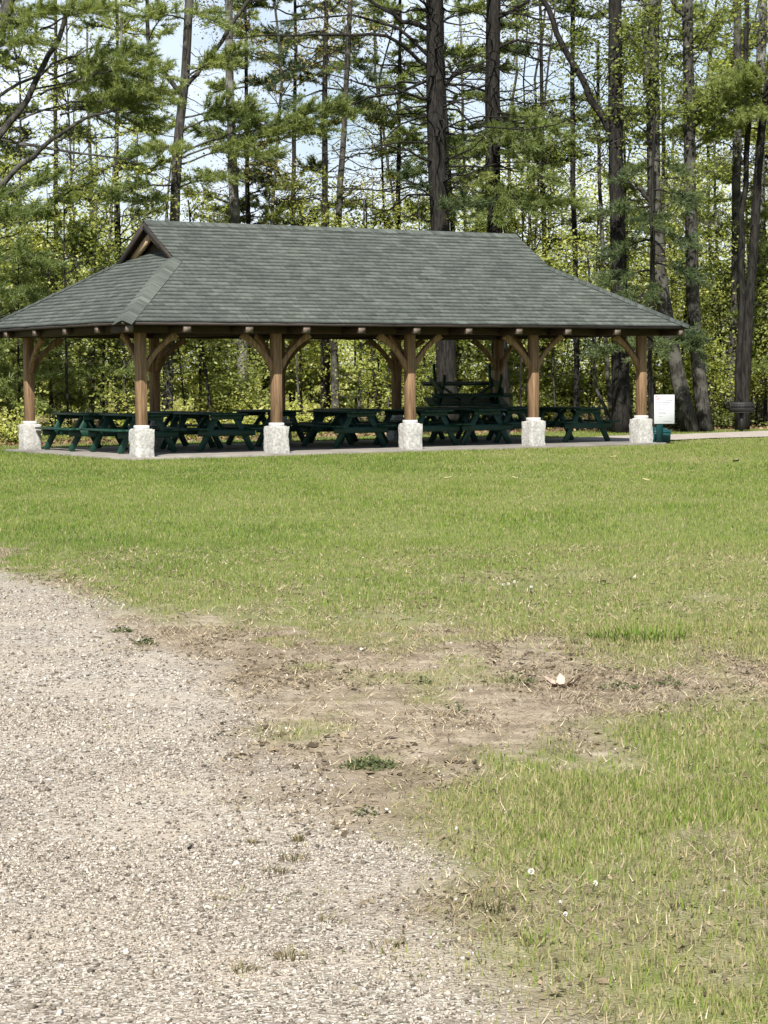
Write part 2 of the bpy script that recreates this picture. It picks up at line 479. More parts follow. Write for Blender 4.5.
def build_ground():
    xs = np.concatenate([[-500, -250, -120, -60, -30, -20], np.arange(-14, -5, 0.3), np.arange(-5, 5.0, 0.06), np.arange(5, 16, 0.3), [20, 30, 60, 120, 250, 500]])
    ys = np.concatenate([[-80, -30, -10, -3, 1], np.arange(3, 18, 0.07), np.arange(18, 30, 0.16), np.arange(30, 64, 0.4), [66, 70, 76, 84, 95, 110, 140, 200, 350, 900]])
    X, Y = np.meshgrid(xs, ys)
    Z = ground_z(X, Y)
    g, dn, w, _ = cover(X, Y)
    V = np.stack([X, Y, Z], -1).reshape(-1, 3)
    ny, nx = X.shape
    i, j = np.meshgrid(np.arange(ny - 1), np.arange(nx - 1), indexing='ij')
    Q = np.stack([i * nx + j, i * nx + j + 1, (i + 1) * nx + j + 1, (i + 1) * nx + j], -1).reshape(-1, 4)
    mb = MB(); mb.add(V, Q)
    cv = np.stack([g, np.clip(dn * 1.1, 0, 1), w, np.ones_like(g)], -1).reshape(-1, 4)
    o = mb.build('ground', M['ground'], smooth=True, extra={'cover': cv})
    tag(o, kind='structure')


build_ground()


# ------------------------------------------------------------------ blades, pebbles, thatch
def blade_mesh(mb, x, y, z, L, w, lean, az, tint, seg2):
    n = len(x)
    dirx, diry = np.cos(az), np.sin(az)
    fa = az + PI / 2 + rng.normal(0, 0.5, n)
    sx, sy = np.cos(fa) * w / 2, np.sin(fa) * w / 2
    b = np.stack([x, y, z], -1)
    side = np.stack([sx, sy, np.zeros(n)], -1)
    tip = b + np.stack([dirx * np.sin(lean) * L, diry * np.sin(lean) * L, np.cos(lean) * L], -1)
    if seg2:
        mid = b + np.stack([dirx * np.sin(lean * 0.55) * L * 0.55, diry * np.sin(lean * 0.55) * L * 0.55, np.cos(lean * 0.55) * L * 0.55], -1)
        V = np.stack([b - side, b + side, mid + side * 0.8, mid - side * 0.8, tip], 1).reshape(-1, 3)
        k = np.arange(n)[:, None] * 5
        mb.add(V, k + np.array([[0, 1, 2, 3]]), k + np.array([[3, 2, 4]]), np.repeat(tint, 5))
    else:
        V = np.stack([b - side, b + side, tip], 1).reshape(-1, 3)
        k = np.arange(n)[:, None] * 3
        mb.add(V, None, k + np.array([[0, 1, 2]]), np.repeat(tint, 3))


def scatter(n, y0, y1, half=0.178, margin=2.8):
    y = np.sqrt(rng.uniform(y0 ** 2, y1 ** 2, n))
    x = rng.uniform(-1, 1, n) * (y * half * 1.15 + margin)
    return x, y


def build_grass():
    mb = MB()
    for (y0, y1, per, w, seg2) in ((4.6, 8, 9500, 0.0036, True), (8, 13, 4200, 0.0046, True), (13, 20, 2000, 0.007, False), (20, 31, 1000, 0.011, False), (31, 46, 600, 0.015, False), (46, 58, 250, 0.02, False)):
        area = (y1 ** 2 - y0 ** 2) * 0.178 * 1.15 + 2 * 2.8 * (y1 - y0)
        x, y = scatter(int(area * per), y0, y1)
        g, dn, wd, d = cover(x, y)
        u, v = to_pav(np.stack([x, y], -1))
        ok = (rng.random(len(x)) < dn * 0.95 + 0.004) & (rng.random(len(x)) > wd * 0.75)
        ok &= ~((u > -0.42) & (u < LEN + 0.42) & (v > -0.40) & (v < WID + 0.5))
        ok &= ~((u >= LEN + 0.42) & (v > 1.3 + 0.16 * (u - LEN)) & (v < 4.6 + 0.12 * (u - LEN)) & (rng.random(len(x)) < 0.97))
        x, y, dn = x[ok], y[ok], dn[ok]
        n = len(x)
        # tussocks: patches of taller and greener grass
        p = fbm(x * 1.1, y * 0.7, 55); q = fbm(x * 5, y * 3, 66)
        lawn = sstep(13, 21, y)
        L = rng.uniform(0.020, 0.056, n) * (0.5 + 1.0 * p) * (0.92 + 0.08 * lawn) * (0.55 + 0.45 * dn) * (1.0 - 0.05 * lawn)
        m2 = fbm(x * 0.35 + 5, y * 0.16, 121)
        tint = 0.40 + 0.45 * (p - 0.45) + 0.32 * (q - 0.5) + 0.65 * (m2 - 0.5) - 0.07 * (1 - lawn) + rng.normal(0, 0.16, n) + 0.14 * lawn + 0.15 * (dn - 0.85)
        tint = np.where(rng.random(n) < 0.24 * (1 - 0.7 * lawn), rng.uniform(0, 0.2, n), tint)
        blade_mesh(mb, x, y, ground_z(x, y) - 0.004, L, w * rng.uniform(0.7, 1.3, n), np.abs(rng.normal(0, 0.55, n)), rng.uniform(0, 2 * PI, n), np.clip(tint, 0, 1), seg2)
    tag(mb.build('lawn_grass', M['grass']), 'mown green lawn grass between the drive and the pavilion', 'grass', kind='stuff')

    mb = MB()   # flat straw and dead stalks on the bare soil
    for (y0, y1, per, w) in ((4.6, 8, 4200, 0.0035), (8, 13, 3000, 0.005), (13, 19, 1200, 0.008)):
        area = (y1 ** 2 - y0 ** 2) * 0.178 * 1.15 + 2 * 2.8 * (y1 - y0)
        x, y = scatter(int(area * per), y0, y1)
        g, dn, wd, d = cover(x, y)
        clump = sstep(0.42, 0.62, fbm(x * 2.5, y * 1.5, 91))
        ok = rng.random(len(x)) < np.clip(1 - g * 1.05, 0, 1) * (0.25 + 0.75 * clump) * (1 - 0.5 * dn)
        x, y = x[ok], y[ok]; n = len(x)
        t = np.clip(rng.normal(0.45, 0.36, n) + 0.3 * (fbm(x * 1.5, y, 12) - 0.5), 0, 1)
        blade_mesh(mb, x, y, ground_z(x, y) + 0.003, rng.uniform(0.02, 0.07, n), w * rng.uniform(0.6, 1.4, n), rng.uniform(1.0, 1.5, n), rng.uniform(0, 2 * PI, n), t, False)
    for (y0, y1, cnt, sz) in ((4.6, 8, 14000, .010), (8, 13, 19000, .016), (13, 19, 11000, .024)):
        x, y = scatter(cnt, y0, y1)
        g, dn, wd, d = cover(x, y)
        cl = fbm(x * 3.2, y * 1.6, 133)
        ok = rng.random(len(x)) < np.clip(1 - g, 0, 1) * sstep(.42, .62, cl) * (1 - .6 * dn)
        x, y = x[ok], y[ok]; n = len(x)
        a = rng.uniform(0, 2 * PI, n); l = sz * .8 * np.exp(rng.normal(0, .45, n)); w2 = l * rng.uniform(.3, .7, n)
        ca, sa = np.cos(a), np.sin(a); z = ground_z(x, y) + .004
        V = np.stack([np.stack([x - ca * l, y - sa * l, z], -1), np.stack([x + sa * w2, y - ca * w2, z + rng.uniform(0, .012, n)], -1),
                      np.stack([x + ca * l, y + sa * l, z + rng.uniform(0, .012, n)], -1), np.stack([x - sa * w2, y + ca * w2, z + .001], -1)], 1).reshape(-1, 3)
        mb.add(V, np.arange(n)[:, None] * 4 + np.array([[0, 1, 2, 3]]), None, np.repeat(np.clip(rng.normal(.16, .2, n), 0, 1), 4))
    tag(mb.build('dry_thatch', M['thatch']), 'dry straw and dead grass lying on the bare soil', 'thatch', kind='stuff')

    mb = MB()   # loose stones of the drive
    for (y0, y1, per, s0) in ((4.6, 7, 9500, 0.0080), (7, 10, 5000, 0.0095), (10, 15, 1500, 0.012), (15, 19, 600, 0.014)):
        area = (y1 ** 2 - y0 ** 2) * 0.178 * 1.15 + 2 * 2.8 * (y1 - y0)
        x, y = scatter(int(area * per), y0, y1)
        g, dn, wd, d = cover(x, y)
        pn = fbm(x * 1.1, y * 0.8, 41)
        ok = rng.random(len(x)) < (g * (0.45 + 0.55 * sstep(0.35, 0.6, pn)) + 0.035 * (1 - g) * (1 - dn))
        x, y = x[ok], y[ok]; n = len(x)
        s = s0 * np.exp(rng.normal(0, 0.36, n)) * 0.52
        base = np.array([(1, 0, 0), (0, 1, 0), (-1, 0, 0), (0, -1, 0), (0, 0, 1), (0, 0, -1)], float)
        V = base[None] * (s[:, None, None] * rng.uniform(0.6, 1.35, (n, 6, 1)))
        V[:, :, 2] *= 0.6
        V += rng.normal(0, 0.22, (n, 6, 3)) * s[:, None, None]
        az = rng.uniform(0, 2 * PI, n); c, sn = np.cos(az)[:, None], np.sin(az)[:, None]
        V = np.stack([V[..., 0] * c - V[..., 1] * sn, V[..., 0] * sn + V[..., 1] * c, V[..., 2]], -1)
        V += np.stack([x, y, ground_z(x, y) + s * 0.22], -1)[:, None]
        k = np.arange(n)[:, None, None] * 6
        T = (k + np.array([[0, 1, 4], [1, 2, 4], [2, 3, 4], [3, 0, 4], [1, 0, 5], [2, 1, 5], [3, 2, 5], [0, 3, 5]])[None]).reshape(-1, 3)
        mb.add(V.reshape(-1, 3), None, T, np.repeat(np.clip(rng.normal(0.44, 0.29, n), 0, 1), 6))
    tag(mb.build('drive_gravel', M['pebble']), 'loose pale gravel spread over the drive', 'gravel', kind='stuff')


build_grass()

# ------------------------------------------------------------------ pavilion
PAV = thing('picnic_pavilion', 'long open timber pavilion with grey shingled roof on stone footings', 'pavilion', (X1, Y1, 0), TH)

# slab
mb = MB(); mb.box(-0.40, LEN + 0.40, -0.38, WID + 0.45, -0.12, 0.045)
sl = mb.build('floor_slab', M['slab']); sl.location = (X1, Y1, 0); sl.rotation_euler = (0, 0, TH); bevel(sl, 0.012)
tag(sl, kind='structure')


def granite_block(u, v, name='stone_footing'):
    n = 9
    mb = MB()
    hw, h = 0.19, 0.57
    lin = np.linspace(-1, 1, n)
    verts, quads = [], []
    # six faces of a grid cube, displaced by noise so that seams agree
    for ax in range(3):
        for sg in (-1, 1):
            a, b = np.meshgrid(lin, lin, indexing='ij')
            P = np.zeros((n, n, 3)); P[..., ax] = sg; P[..., (ax + 1) % 3] = a * sg; P[..., (ax + 2) % 3] = b
            P = P.reshape(-1, 3)
            X = P * np.array([hw, hw, h / 2]) + np.array([0, 0, h / 2])
            rr = np.abs(P); rnd = np.sort(rr, 1)[:, 1] > 0.99
            s1 = fbm(X[:, 0] * 9 + X[:, 2] * 7 + u, X[:, 1] * 9 - X[:, 2] * 5 + v, int(u * 7 + v)) - 0.5
            s2 = fbm(X[:, 1] * 8 + X[:, 2] * 8 - u, X[:, 0] * 8 + X[:, 2] * 4 + v, 3 + int(u * 5)) - 0.5
            X = X * np.array([1 + 0, 1, 1]) + P * (0.045 * s1[:, None] + 0.02 * s2[:, None]) - P * (rnd[:, None] * 0.012)
            X[:, 2] = np.maximum(X[:, 2], 0.0)
            i, j = np.meshgrid(np.arange(n - 1), np.arange(n - 1), indexing='ij')
            Q = np.stack([i * n + j, (i + 1) * n + j, (i + 1) * n + j + 1, i * n + j + 1], -1).reshape(-1, 4)
            mb.add(X + np.array([u, v, 0.0]), Q)
    return mb.build(name, M['granite'], PAV)


def brace(p, q, sag, w, d, plane):
    """curved knee brace: from p on the post up to q under the beam, in the given vertical plane direction"""
    mb = MB()
    p, q = np.array(p, float), np.array(q, float)
    K = 9
    ts = np.linspace(0, 1, K)
    dirv = np.array(plane, float)
    side = np.cross(dirv, (0, 0, 1.0)); side /= np.linalg.norm(side)
    ch = q - p; nrm = np.cross(side, ch); nrm /= np.linalg.norm(nrm)
    if nrm[2] < 0: nrm = -nrm
    V = []
    for t in ts:
        c = p + ch * t
        lo = c - nrm * (d / 2) + nrm * sag * 4 * t * (1 - t)
        hi = c + nrm * (d / 2) + nrm * sag * 0.35 * 4 * t * (1 - t)
        V += [lo - side * w / 2, lo + side * w / 2, hi + side * w / 2, hi - side * w / 2]
    Q = []
    for i in range(K - 1):
        a, b = 4 * i, 4 * i + 4
        for k in range(4):
            Q.append([a + k, a + (k + 1) % 4, b + (k + 1) % 4, b + k])
    Q += [[3, 2, 1, 0], [4 * K - 4, 4 * K - 3, 4 * K - 2, 4 * K - 1]]
    mb.add(V, Q)
    return mb


PW = 0.178          # post side
PT = 2.36           # underside of plate beam
for row, v in ((0, 0.0), (1, WID)):
    for k, u in enumerate(SP):
        granite_block(u, v)
        mb = MB(); mb.box(u - PW / 2, u + PW / 2, v - PW / 2, v + PW / 2, 0.63, PT)
        po = bevel(mb.build('post', M['post'], PAV), 0.01)
        mb = MB(); mb.box(u - 0.115, u + 0.115, v - 0.115, v + 0.115, 0.555, 0.635)
        bevel(mb.build('post_base', M['collar'], po), 0.012)
        for s in (-1, 1):
            if not ((k == 0 and s < 0) or (k == 4 and s > 0)):
                bevel(brace((u + s * (PW / 2 - 0.02), v, 1.68), (u + s * 0.74, v, PT - 0.02), 0.095, 0.09, 0.145, (s, 0, 0)).build('knee_brace', M['post'], po), 0.006)
        s = 1 if row == 0 else -1
        if k in (0, 4) or True:
            bevel(brace((u, v + s * (PW / 2 - 0.02), 1.68), (u, v + s * 0.76, PT - 0.02), 0.095, 0.09, 0.145, (0, s, 0)).build('knee_brace', M['post'], po), 0.006)
# plate beams and ties
for v in (0.0, WID):
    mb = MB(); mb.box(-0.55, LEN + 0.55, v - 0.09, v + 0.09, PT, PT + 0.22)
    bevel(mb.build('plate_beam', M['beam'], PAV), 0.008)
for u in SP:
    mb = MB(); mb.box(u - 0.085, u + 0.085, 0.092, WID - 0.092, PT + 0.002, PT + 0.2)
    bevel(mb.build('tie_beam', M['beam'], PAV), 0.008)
UL0 = -OE
# king posts and inner ridge beam carry the roof
mb = MB(); mb.box(UL0 + GA + 0.34, LEN + OE - GB - 0.34, WID / 2 - 0.07, WID / 2 + 0.07, HR - 0.46, HR - 0.2)
mb.build('ridge_beam', M['beam'], PAV)
for u in SP[1:4]:
    mb = MB(); mb.box(u - 0.075, u + 0.075, WID / 2 - 0.075, WID / 2 + 0.075, PT + 0.2, HR - 0.462)
    mb.build('king_post', M['beam'], PAV)

SLP = (HR - HE) / (WID / 2 + OV)
ROOF = bpy.data.objects.new('roof', None); COL.objects.link(ROOF); ROOF.parent = PAV
TM = WID / 2 + OV
CT = math.cos(math.atan(SLP))
UL, UR = -OE, LEN + OE
VF, VB = -OV, WID + OV


def slope_courses(name, lo_fn, hi_fn, tmax, place, flip, mat, seed):
    """shingle courses from eave to top. t = plan distance from the eave, lo/hi = extent along the eave"""
    r = np.random.default_rng(seed)
    ex = 0.14 * CT
    nC = int(math.ceil(tmax / ex))
    verts, quads, uvs = [], [], []
    for c in range(nC):
        t0, t1 = c * ex, min((c + 1) * ex + 0.01, tmax)
        a0, b0, a1, b1 = lo_fn(t0), hi_fn(t0), lo_fn(t1), hi_fn(t1)
        if b0 - a0 < 0.02: break
        if b1 < a1: a1 = b1 = (a1 + b1) / 2
        nseg = max(1, int((b0 - a0) / 0.31))
        ks = np.linspace(0, 1, nseg + 1)
        hh = 0.022 + r.normal(0, 0.004, nseg + 1)
        base = len(verts)
        for i, k in enumerate(ks):
            x0, x1 = a0 + (b0 - a0) * k, a1 + (b1 - a1) * k
            wob = r.normal(0, 0.003)
            verts += [place(x0, t0 + wob, -0.004), place(x0, t0 + wob, hh[i]), place(x1, t1, 0.003)]
            uvs += [(x0, c * 0.14 + 0.001), (x0, c * 0.14 + 0.004), (x1, (c + 1) * 0.14 - 0.002)]
        for i in range(nseg):
            A, B = base + 3 * i, base + 3 * i + 3
            for q in ([A, B, B + 1, A + 1], [A + 1, B + 1, B + 2, A + 2]):
                quads.append(q[::-1] if flip else q)
    mb = MB(); mb.add(verts, quads)
    o = mb.build(name, mat, ROOF)
    uvl = o.data.uv_layers.new(name='shingle')
    vi = np.zeros(len(o.data.loops), np.int32); o.data.loops.foreach_get('vertex_index', vi)
    uvl.data.foreach_set('uv', np.array(uvs, np.float32)[vi].ravel())
    return o


zt = lambda t, h: HE + SLP * t + h
RK = 0.02
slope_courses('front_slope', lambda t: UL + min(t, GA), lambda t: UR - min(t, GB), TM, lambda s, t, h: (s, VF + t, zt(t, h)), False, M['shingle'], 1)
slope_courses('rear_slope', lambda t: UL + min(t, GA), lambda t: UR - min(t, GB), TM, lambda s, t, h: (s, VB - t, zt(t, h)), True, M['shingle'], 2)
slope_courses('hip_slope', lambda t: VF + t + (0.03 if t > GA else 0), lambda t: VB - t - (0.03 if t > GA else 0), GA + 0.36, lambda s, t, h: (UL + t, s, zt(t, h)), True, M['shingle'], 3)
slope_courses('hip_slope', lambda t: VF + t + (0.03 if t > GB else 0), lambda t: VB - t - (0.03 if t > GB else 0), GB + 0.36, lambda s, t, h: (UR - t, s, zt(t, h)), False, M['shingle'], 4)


def cap_run(name, p, q, wdir, droop, n, wid=0.15):
    """folded cap shingles lapping along a hip or ridge"""
    p, q, wdir = np.array(p, float), np.array(q, float), np.array(wdir, float)
    mb = MB(); uvs = []
    for i in range(n):
        a, b = p + (q - p) * i / n, p + (q - p) * min(1, (i + 1.15) / n)
        la, lb = 0.030, 0.024
        V = []
        for c, l in ((a, la), (b, lb)):
            for s, dz in ((-1, -droop), (0, 0.004), (1, -droop)):
                V.append(c + wdir * s * wid + np.array([0, 0, l + dz * wid]))
        V += [V[0] - np.array([0, 0, .012]), V[1] - np.array([0, 0, .012]), V[2] - np.array([0, 0, .012])]
        mb.add(V, [[0, 1, 4, 3], [1, 2, 5, 4], [6, 7, 1, 0], [7, 8, 2, 1]])
        uvs += [(i * .317 + 0.05 * k, i * .14 + .03) for k in range(9)]
    o = mb.build(name, M['cap'], ROOF)
    uvl = o.data.uv_layers.new(name='shingle')
    vi = np.zeros(len(o.data.loops), np.int32); o.data.loops.foreach_get('vertex_index', vi)
    uvl.data.foreach_set('uv', np.array(uvs, np.float32)[vi].ravel())
    return o


r2 = math.sqrt(0.5)
for (cu, cv, su, sv, g) in ((UL, VF, 1, 1, GA), (UR, VF, -1, 1, GB), (UL, VB, 1, -1, GA), (UR, VB, -1, -1, GB)):
    cap_run('hip_cap', (cu, cv, HE), (cu + su * g, cv + sv * g, HE + SLP * g), (su * r2, -sv * r2, 0), SLP * r2, 22, 0.19)
cap_run('ridge_cap', (UL + GA, WID / 2, HR), (UR - GB, WID / 2, HR), (0, 1, 0), SLP, 60)

# underside boards, fascia, rafters, gable ends
mb = MB()
D = 0.07
pts = lambda t, h: None
f0, f1 = UL + 0.03, UR - 0.03
g0, g1 = UL + GA - 0.0, UR - GB + 0.0
mb.add([(UL + .03, VF + .03, HE - D + .018), (UR - .03, VF + .03, HE - D + .018), (UR - GB, VF + GB, HE + SLP * GB - D), (g1, WID / 2, HR - D), (g0, WID / 2, HR - D), (UL + GA, VF + GA, HE + SLP * GA - D)],
       [[0, 5, 2, 1], [5, 4, 3, 2]])
mb.add([(UL + .03, VB - .03, HE - D + .018), (UR - .03, VB - .03, HE - D + .018), (UR - GB, VB - GB, HE + SLP * GB - D), (g1, WID / 2, HR - D), (g0, WID / 2, HR - D), (UL + GA, VB - GA, HE + SLP * GA - D)],
       [[0, 1, 2, 5], [5, 2, 3, 4]])
for (cu, su, g) in ((UL, 1, GA), (UR, -1, GB)):
    tt = g + 0.3
    a = [(cu + su * .03, VF + .03, HE - D + .018), (cu + su * .03, VB - .03, HE - D + .018), (cu + su * g, VB - g, HE + SLP * g - D), (cu + su * g, VF + g, HE + SLP * g - D),
         (cu + su * tt, VB - tt - .05, HE + SLP * tt - D), (cu + su * tt, VF + tt + .05, HE + SLP * tt - D)]
    mb.add(a, [[0, 1, 2, 3], [3, 2, 4, 5]])
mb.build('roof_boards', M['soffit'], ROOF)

for (a, b) in (((UL, VF), (UR, VF)), ((UL, VB), (UR, VB)), ((UL, VF), (UL, VB)), ((UR, VF), (UR, VB))):
    mb = MB()
    A, B = np.array([*a, HE - 0.034]), np.array([*b, HE - 0.034])
    inn = np.array([0.022 if a[0] == b[0] and a[0] < 0 else (-0.022 if a[0] == b[0] else 0), 0.022 if a[1] == b[1] and a[1] < 0 else (-0.022 if a[1] == b[1] else 0), 0])
    dd = (B - A) / np.linalg.norm(B - A)
    k = 0.0 if a[1] == b[1] else 0.036
    mb.beam(A + inn + dd * k, B + inn - dd * k, 0.03, 0.055)
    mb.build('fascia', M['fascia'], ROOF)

# rafters under the long slopes
mb = MB()
us = np.arange(0.05, LEN, 0.6)
for u in us:
    for (v0, sg) in ((VF, 1), (VB, -1)):
        tend = TM - 0.09
        if u < UL + GA: tend = min(tend, u - UL - .05)
        if u > UR - GB: tend = min(tend, UR - u - .05)
        if tend < 0.6: continue
        t0 = OV + 0.10
        if tend - t0 < 0.15: continue
        h = -D - 0.075
        mb.beam((u, v0 + sg * t0, HE + SLP * t0 + h), (u, v0 + sg * tend, HE + SLP * tend + h), 0.05, 0.14)
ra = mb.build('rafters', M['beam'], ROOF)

# projecting joist ends under the front and rear eaves: pale sawn faces
ju = [-0.56, 0.62, 1.93, 3.18, 4.42, 5.70, 6.95, 8.2, 9.45, 10.75, 12.5]
for u in ju:
    for (v, s) in ((0.0, -1), (WID, 1)):
        mb = MB()
        mb.box(u - 0.08, u + 0.08, *sorted((v + s * 0.092, v + s * (OV - 0.035))), HE - 0.195, HE - 0.066)
        j = bevel(mb.build('joist_end', M['beam'], PAV), 0.004)
        mb = MB()
        mb.box(u - 0.076, u + 0.076, *sorted((v + s * (OV - 0.034), v + s * (OV - 0.028))), HE - 0.19, HE - 0.07)
        mb.build('sawn_face', M['endgrain'], j)
for v in np.linspace(0.45, WID - 0.45, 4):
    for (u, s) in ((0.0, -1), (LEN, 1)):
        mb = MB()
        mb.box(*sorted((u + s * 0.56, u + s * (OE - .035))), v - 0.08, v + 0.08, HE - 0.195, HE - 0.066)
        j = bevel(mb.build('joist_end', M['beam'], PAV), 0.004)
        mb = MB()
        mb.box(*sorted((u + s * (OE - .034), u + s * (OE - .028))), v - 0.076, v + 0.076, HE - 0.19, HE - 0.07)
        mb.build('sawn_face', M['endgrain'], j)
for u in (0.0, LEN):
    s = -1 if u == 0 else 1
    mb = MB(); mb.box(u + s * 0.46 - .07, u + s * 0.46 + .07, 0.093, WID - 0.093, PT + 0.01, PT + 0.19)
    mb.build('end_beam', M['beam'], PAV)

for (cu, su, g) in ((UL, 1, GA), (UR, -1, GB)):
    zb = HE + SLP * g
    uw = cu + su * (g + 0.30)
    mb = MB()
    V = [(uw, VF + g, zb - 0.05), (uw, VB - g, zb - 0.05), (uw, WID / 2, HR - 0.06)]
    V2 = [(x + su * 0.03, y, z) for x, y, z in V]
    mb.add(V + V2, [[0, 1, 4, 3], [1, 2, 5, 4], [2, 0, 3, 5]], [[0, 2, 1], [3, 4, 5]])
    mb.build('gable_wall', M['soffit'], ROOF)
    ue = cu + su * (g - 0.012)
    for sg, vv in ((1, VF + g), (-1, VB - g)):
        # dark rake board on the edge, pale rafter set back inside
        mb = MB()
        mb.beam((ue + su * .013, vv + sg * 0.01, zb - 0.075 + .0), (ue + su * .013, WID / 2, HR - 0.073), 0.026, 0.12)
        mb.build('rake_board', M['fascia'], ROOF)
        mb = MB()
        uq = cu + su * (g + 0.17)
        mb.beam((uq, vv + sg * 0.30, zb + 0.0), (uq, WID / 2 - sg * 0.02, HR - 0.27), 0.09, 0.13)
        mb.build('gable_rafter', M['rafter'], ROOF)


# ------------------------------------------------------------------ picnic tables
def make_table():
    root = thing('picnic_table', 'dark green wooden picnic table', 'picnic table')
    Lh = 0.93
    mb = MB()
    for i in range(5):
        c = (i - 2) * 0.145
        mb.box(c - 0.068, c + 0.068, -Lh, Lh, 0.72, 0.76)
    bevel(mb.build('tabletop', M['green'], root), 0.005)
    for s in (-1, 1):
        mb = MB()
        for i in range(2):
            c = s * (0.515 + i * 0.145)
            mb.box(c - 0.068, c + 0.068, -Lh, Lh, 0.43, 0.468)
        bevel(mb.build('bench_seat', M['green'], root), 0.005)
    for e in (-1, 1):
        y = e * 0.66
        for s in (-1, 1):
            mb = MB()
            mb.beam((s * 0.20, y, 0.718), (s * 0.60, y, 0.0), 0.05, 0.12, up=(1, 0, 0.2))
            bevel(mb.build('leg', M['green'], root), 0.005)
        mb = MB(); mb.box(-0.645, 0.645, y - 0.072 * (1 if e > 0 else -1) - 0.02, y - 0.072 * (1 if e > 0 else -1) + 0.02, 0.30, 0.429)
        o = bevel(mb.build('seat_support', M['green'], root), 0.005)
        o.data.transform(Matrix.Translation((0, e * 0.118, 0)))
        mb = MB(); mb.box(-0.33, 0.33, y + e * 0.046 - 0.019, y + e * 0.046 + 0.019, 0.63, 0.719)
        bevel(mb.build('batten', M['green'], root), 0.005)
        mb = MB(); mb.beam((0, y - e * 0.03, 0.34), (0, e * 0.12, 0.70), 0.05, 0.09, up=(1, 0, 0))
        bevel(mb.build('brace', M['green'], root), 0.005)
    return root


ZS = 0.047
TBL = [
    (0.92, 2.30, 'green picnic table directly behind the left front corner post'),
    (0.72, 4.15, 'green picnic table at the far left, near the rear left footing'),
    (2.62, 2.25, 'green picnic table with its end showing between first and second front posts'),
    (2.75, 4.15, 'dark picnic table at the rear behind the table between first and second front posts'),
    (4.95, 4.10, 'dark picnic table at the rear, behind the second front post'),
    (5.72, 2.15, 'green picnic table with its end showing between second and third front posts'),
    (7.00, 4.10, 'dark picnic table at the rear behind the table between second and third posts'),
    (7.42, 2.00, 'green picnic table half hidden behind the third front post'),
    (8.78, 1.95, 'green picnic table in front of the upturned table'),
    (9.45, 4.20, 'dark picnic table under the left end of the upturned table'),
    (11.02, 4.20, 'dark picnic table under the right end of the upturned table'),
    (10.10, 2.60, 'green picnic table behind the fourth front post'),
    (11.32, 1.75, 'green picnic table standing rightmost, between fourth and right corner posts'),
]
proto = make_table()
for i, (u, v, lab) in enumerate(TBL):
    o = proto if i == 0 else copy_tree(proto)
    p = pav(u, v)
    o.location = (p[0], p[1], ZS); o.rotation_euler = (0, 0, TH + random.uniform(-0.03, 0.03))
    tag(o, lab, 'picnic table', 'green picnic tables under the pavilion roof')
o = copy_tree(proto)
p = pav(10.28, 4.2)
o.location = (p[0], p[1], ZS + 0.762 + 0.762 + 0.07); o.rotation_euler = (PI, R(-13), PI / 2 + R(11))
tag(o, 'dark picnic table stored upside down on top of two others, legs in the air', 'picnic table', 'green picnic tables under the pavilion roof')

# ------------------------------------------------------------------ walkway, sign, bin, grill
mb = MB()
K = 40
V = []
for i in range(K + 1):
    u = LEN + 0.40 + 22 * i / K
    n0, n1 = (fbm(u * 0.7, 3.0, 4) - .5) * .5, (fbm(u * 0.7, 9.0, 5) - .5) * .7
    a = pav(u, 1.3 + 0.16 * (u - LEN - .4) * (1 if u < LEN + 8 else 1) + n0 * (i > 0)); b = pav(u, 4.6 + 0.12 * (u - LEN - .4) + n1 * (i > 0))
    for t in (0, .33, .66, 1): V.append((*(a + (b - a) * t), 0.022))
Q = [[4 * i + k, 4 * i + 4 + k, 4 * i + 5 + k, 4 * i + 1 + k] for i in range(K) for k in range(3)]
mb.add(V, Q)
tag(mb.build('walkway', M['walk']), kind='structure')

# notice board on its post
cs = at(664.2, 409.3, 45.9)
SG = thing('notice_sign', 'white notice board on a teal post beside the right corner footing', 'sign', (cs[0], cs[1], 0), R(6))
mb = MB(); mb.box(-0.225, 0.225, -0.02, 0.0, cs[2] - 0.315, cs[2] + 0.315)
bd = bevel(mb.build('sign_board', M['white'], SG), 0.006)
mb = MB(); mb.box(-0.16, -0.02, 0.003, 0.06, 0, cs[2] + 0.25)
mb.build('sign_post', M['teal'], SG)
mb = MB()
lines = [(0.02, 0.17, 0.19, .012), (-0.14, 0.14, 0.145, .014), (-0.10, 0.10, 0.105, .008), (-0.12, 0.06, 0.03, .007), (-0.12, -0.02, 0.0, .007), (-0.12, 0.02, -0.06, .007), (-0.12, 0.04, -0.09, .007), (-0.12, -0.04, -0.15, .007), (-0.02, 0.14, -0.26, .008)]
rl = random.Random(3)
for (x0, x1, z, h) in lines:
    x = x0
    while x < x1:
        w = rl.uniform(0.012, 0.035)
        mb.box(x, min(x + w, x1), -0.0225, -0.0205, cs[2] + z - h / 2, cs[2] + z + h / 2); x += w + 0.007
mb.build('printed_text', M['ink'], bd)
mb = MB()
ang = np.linspace(0, 2 * PI, 25)
for i in range(24):
    a, b = ang[i], ang[i + 1]
    c = np.array([-0.155, -0.0215, cs[2] + 0.255])
    f = lambda r, t, d: c + np.array([r * math.cos(t), d, r * math.sin(t)])
    mb.hexa([f(.034, a, -.001), f(.034, b, -.001), f(.034, b, .001), f(.034, a, .001), f(.046, a, -.001), f(.046, b, -.001), f(.046, b, .001), f(.046, a, .001)])
mb.beam((-0.155 - .024, -0.0215, cs[2] + .255 + .024), (-0.155 + .024, -0.0215, cs[2] + .255 - .024), .011, .002, up=(0, 1, 0))
mb.build('red_emblem', M['redink'], bd)

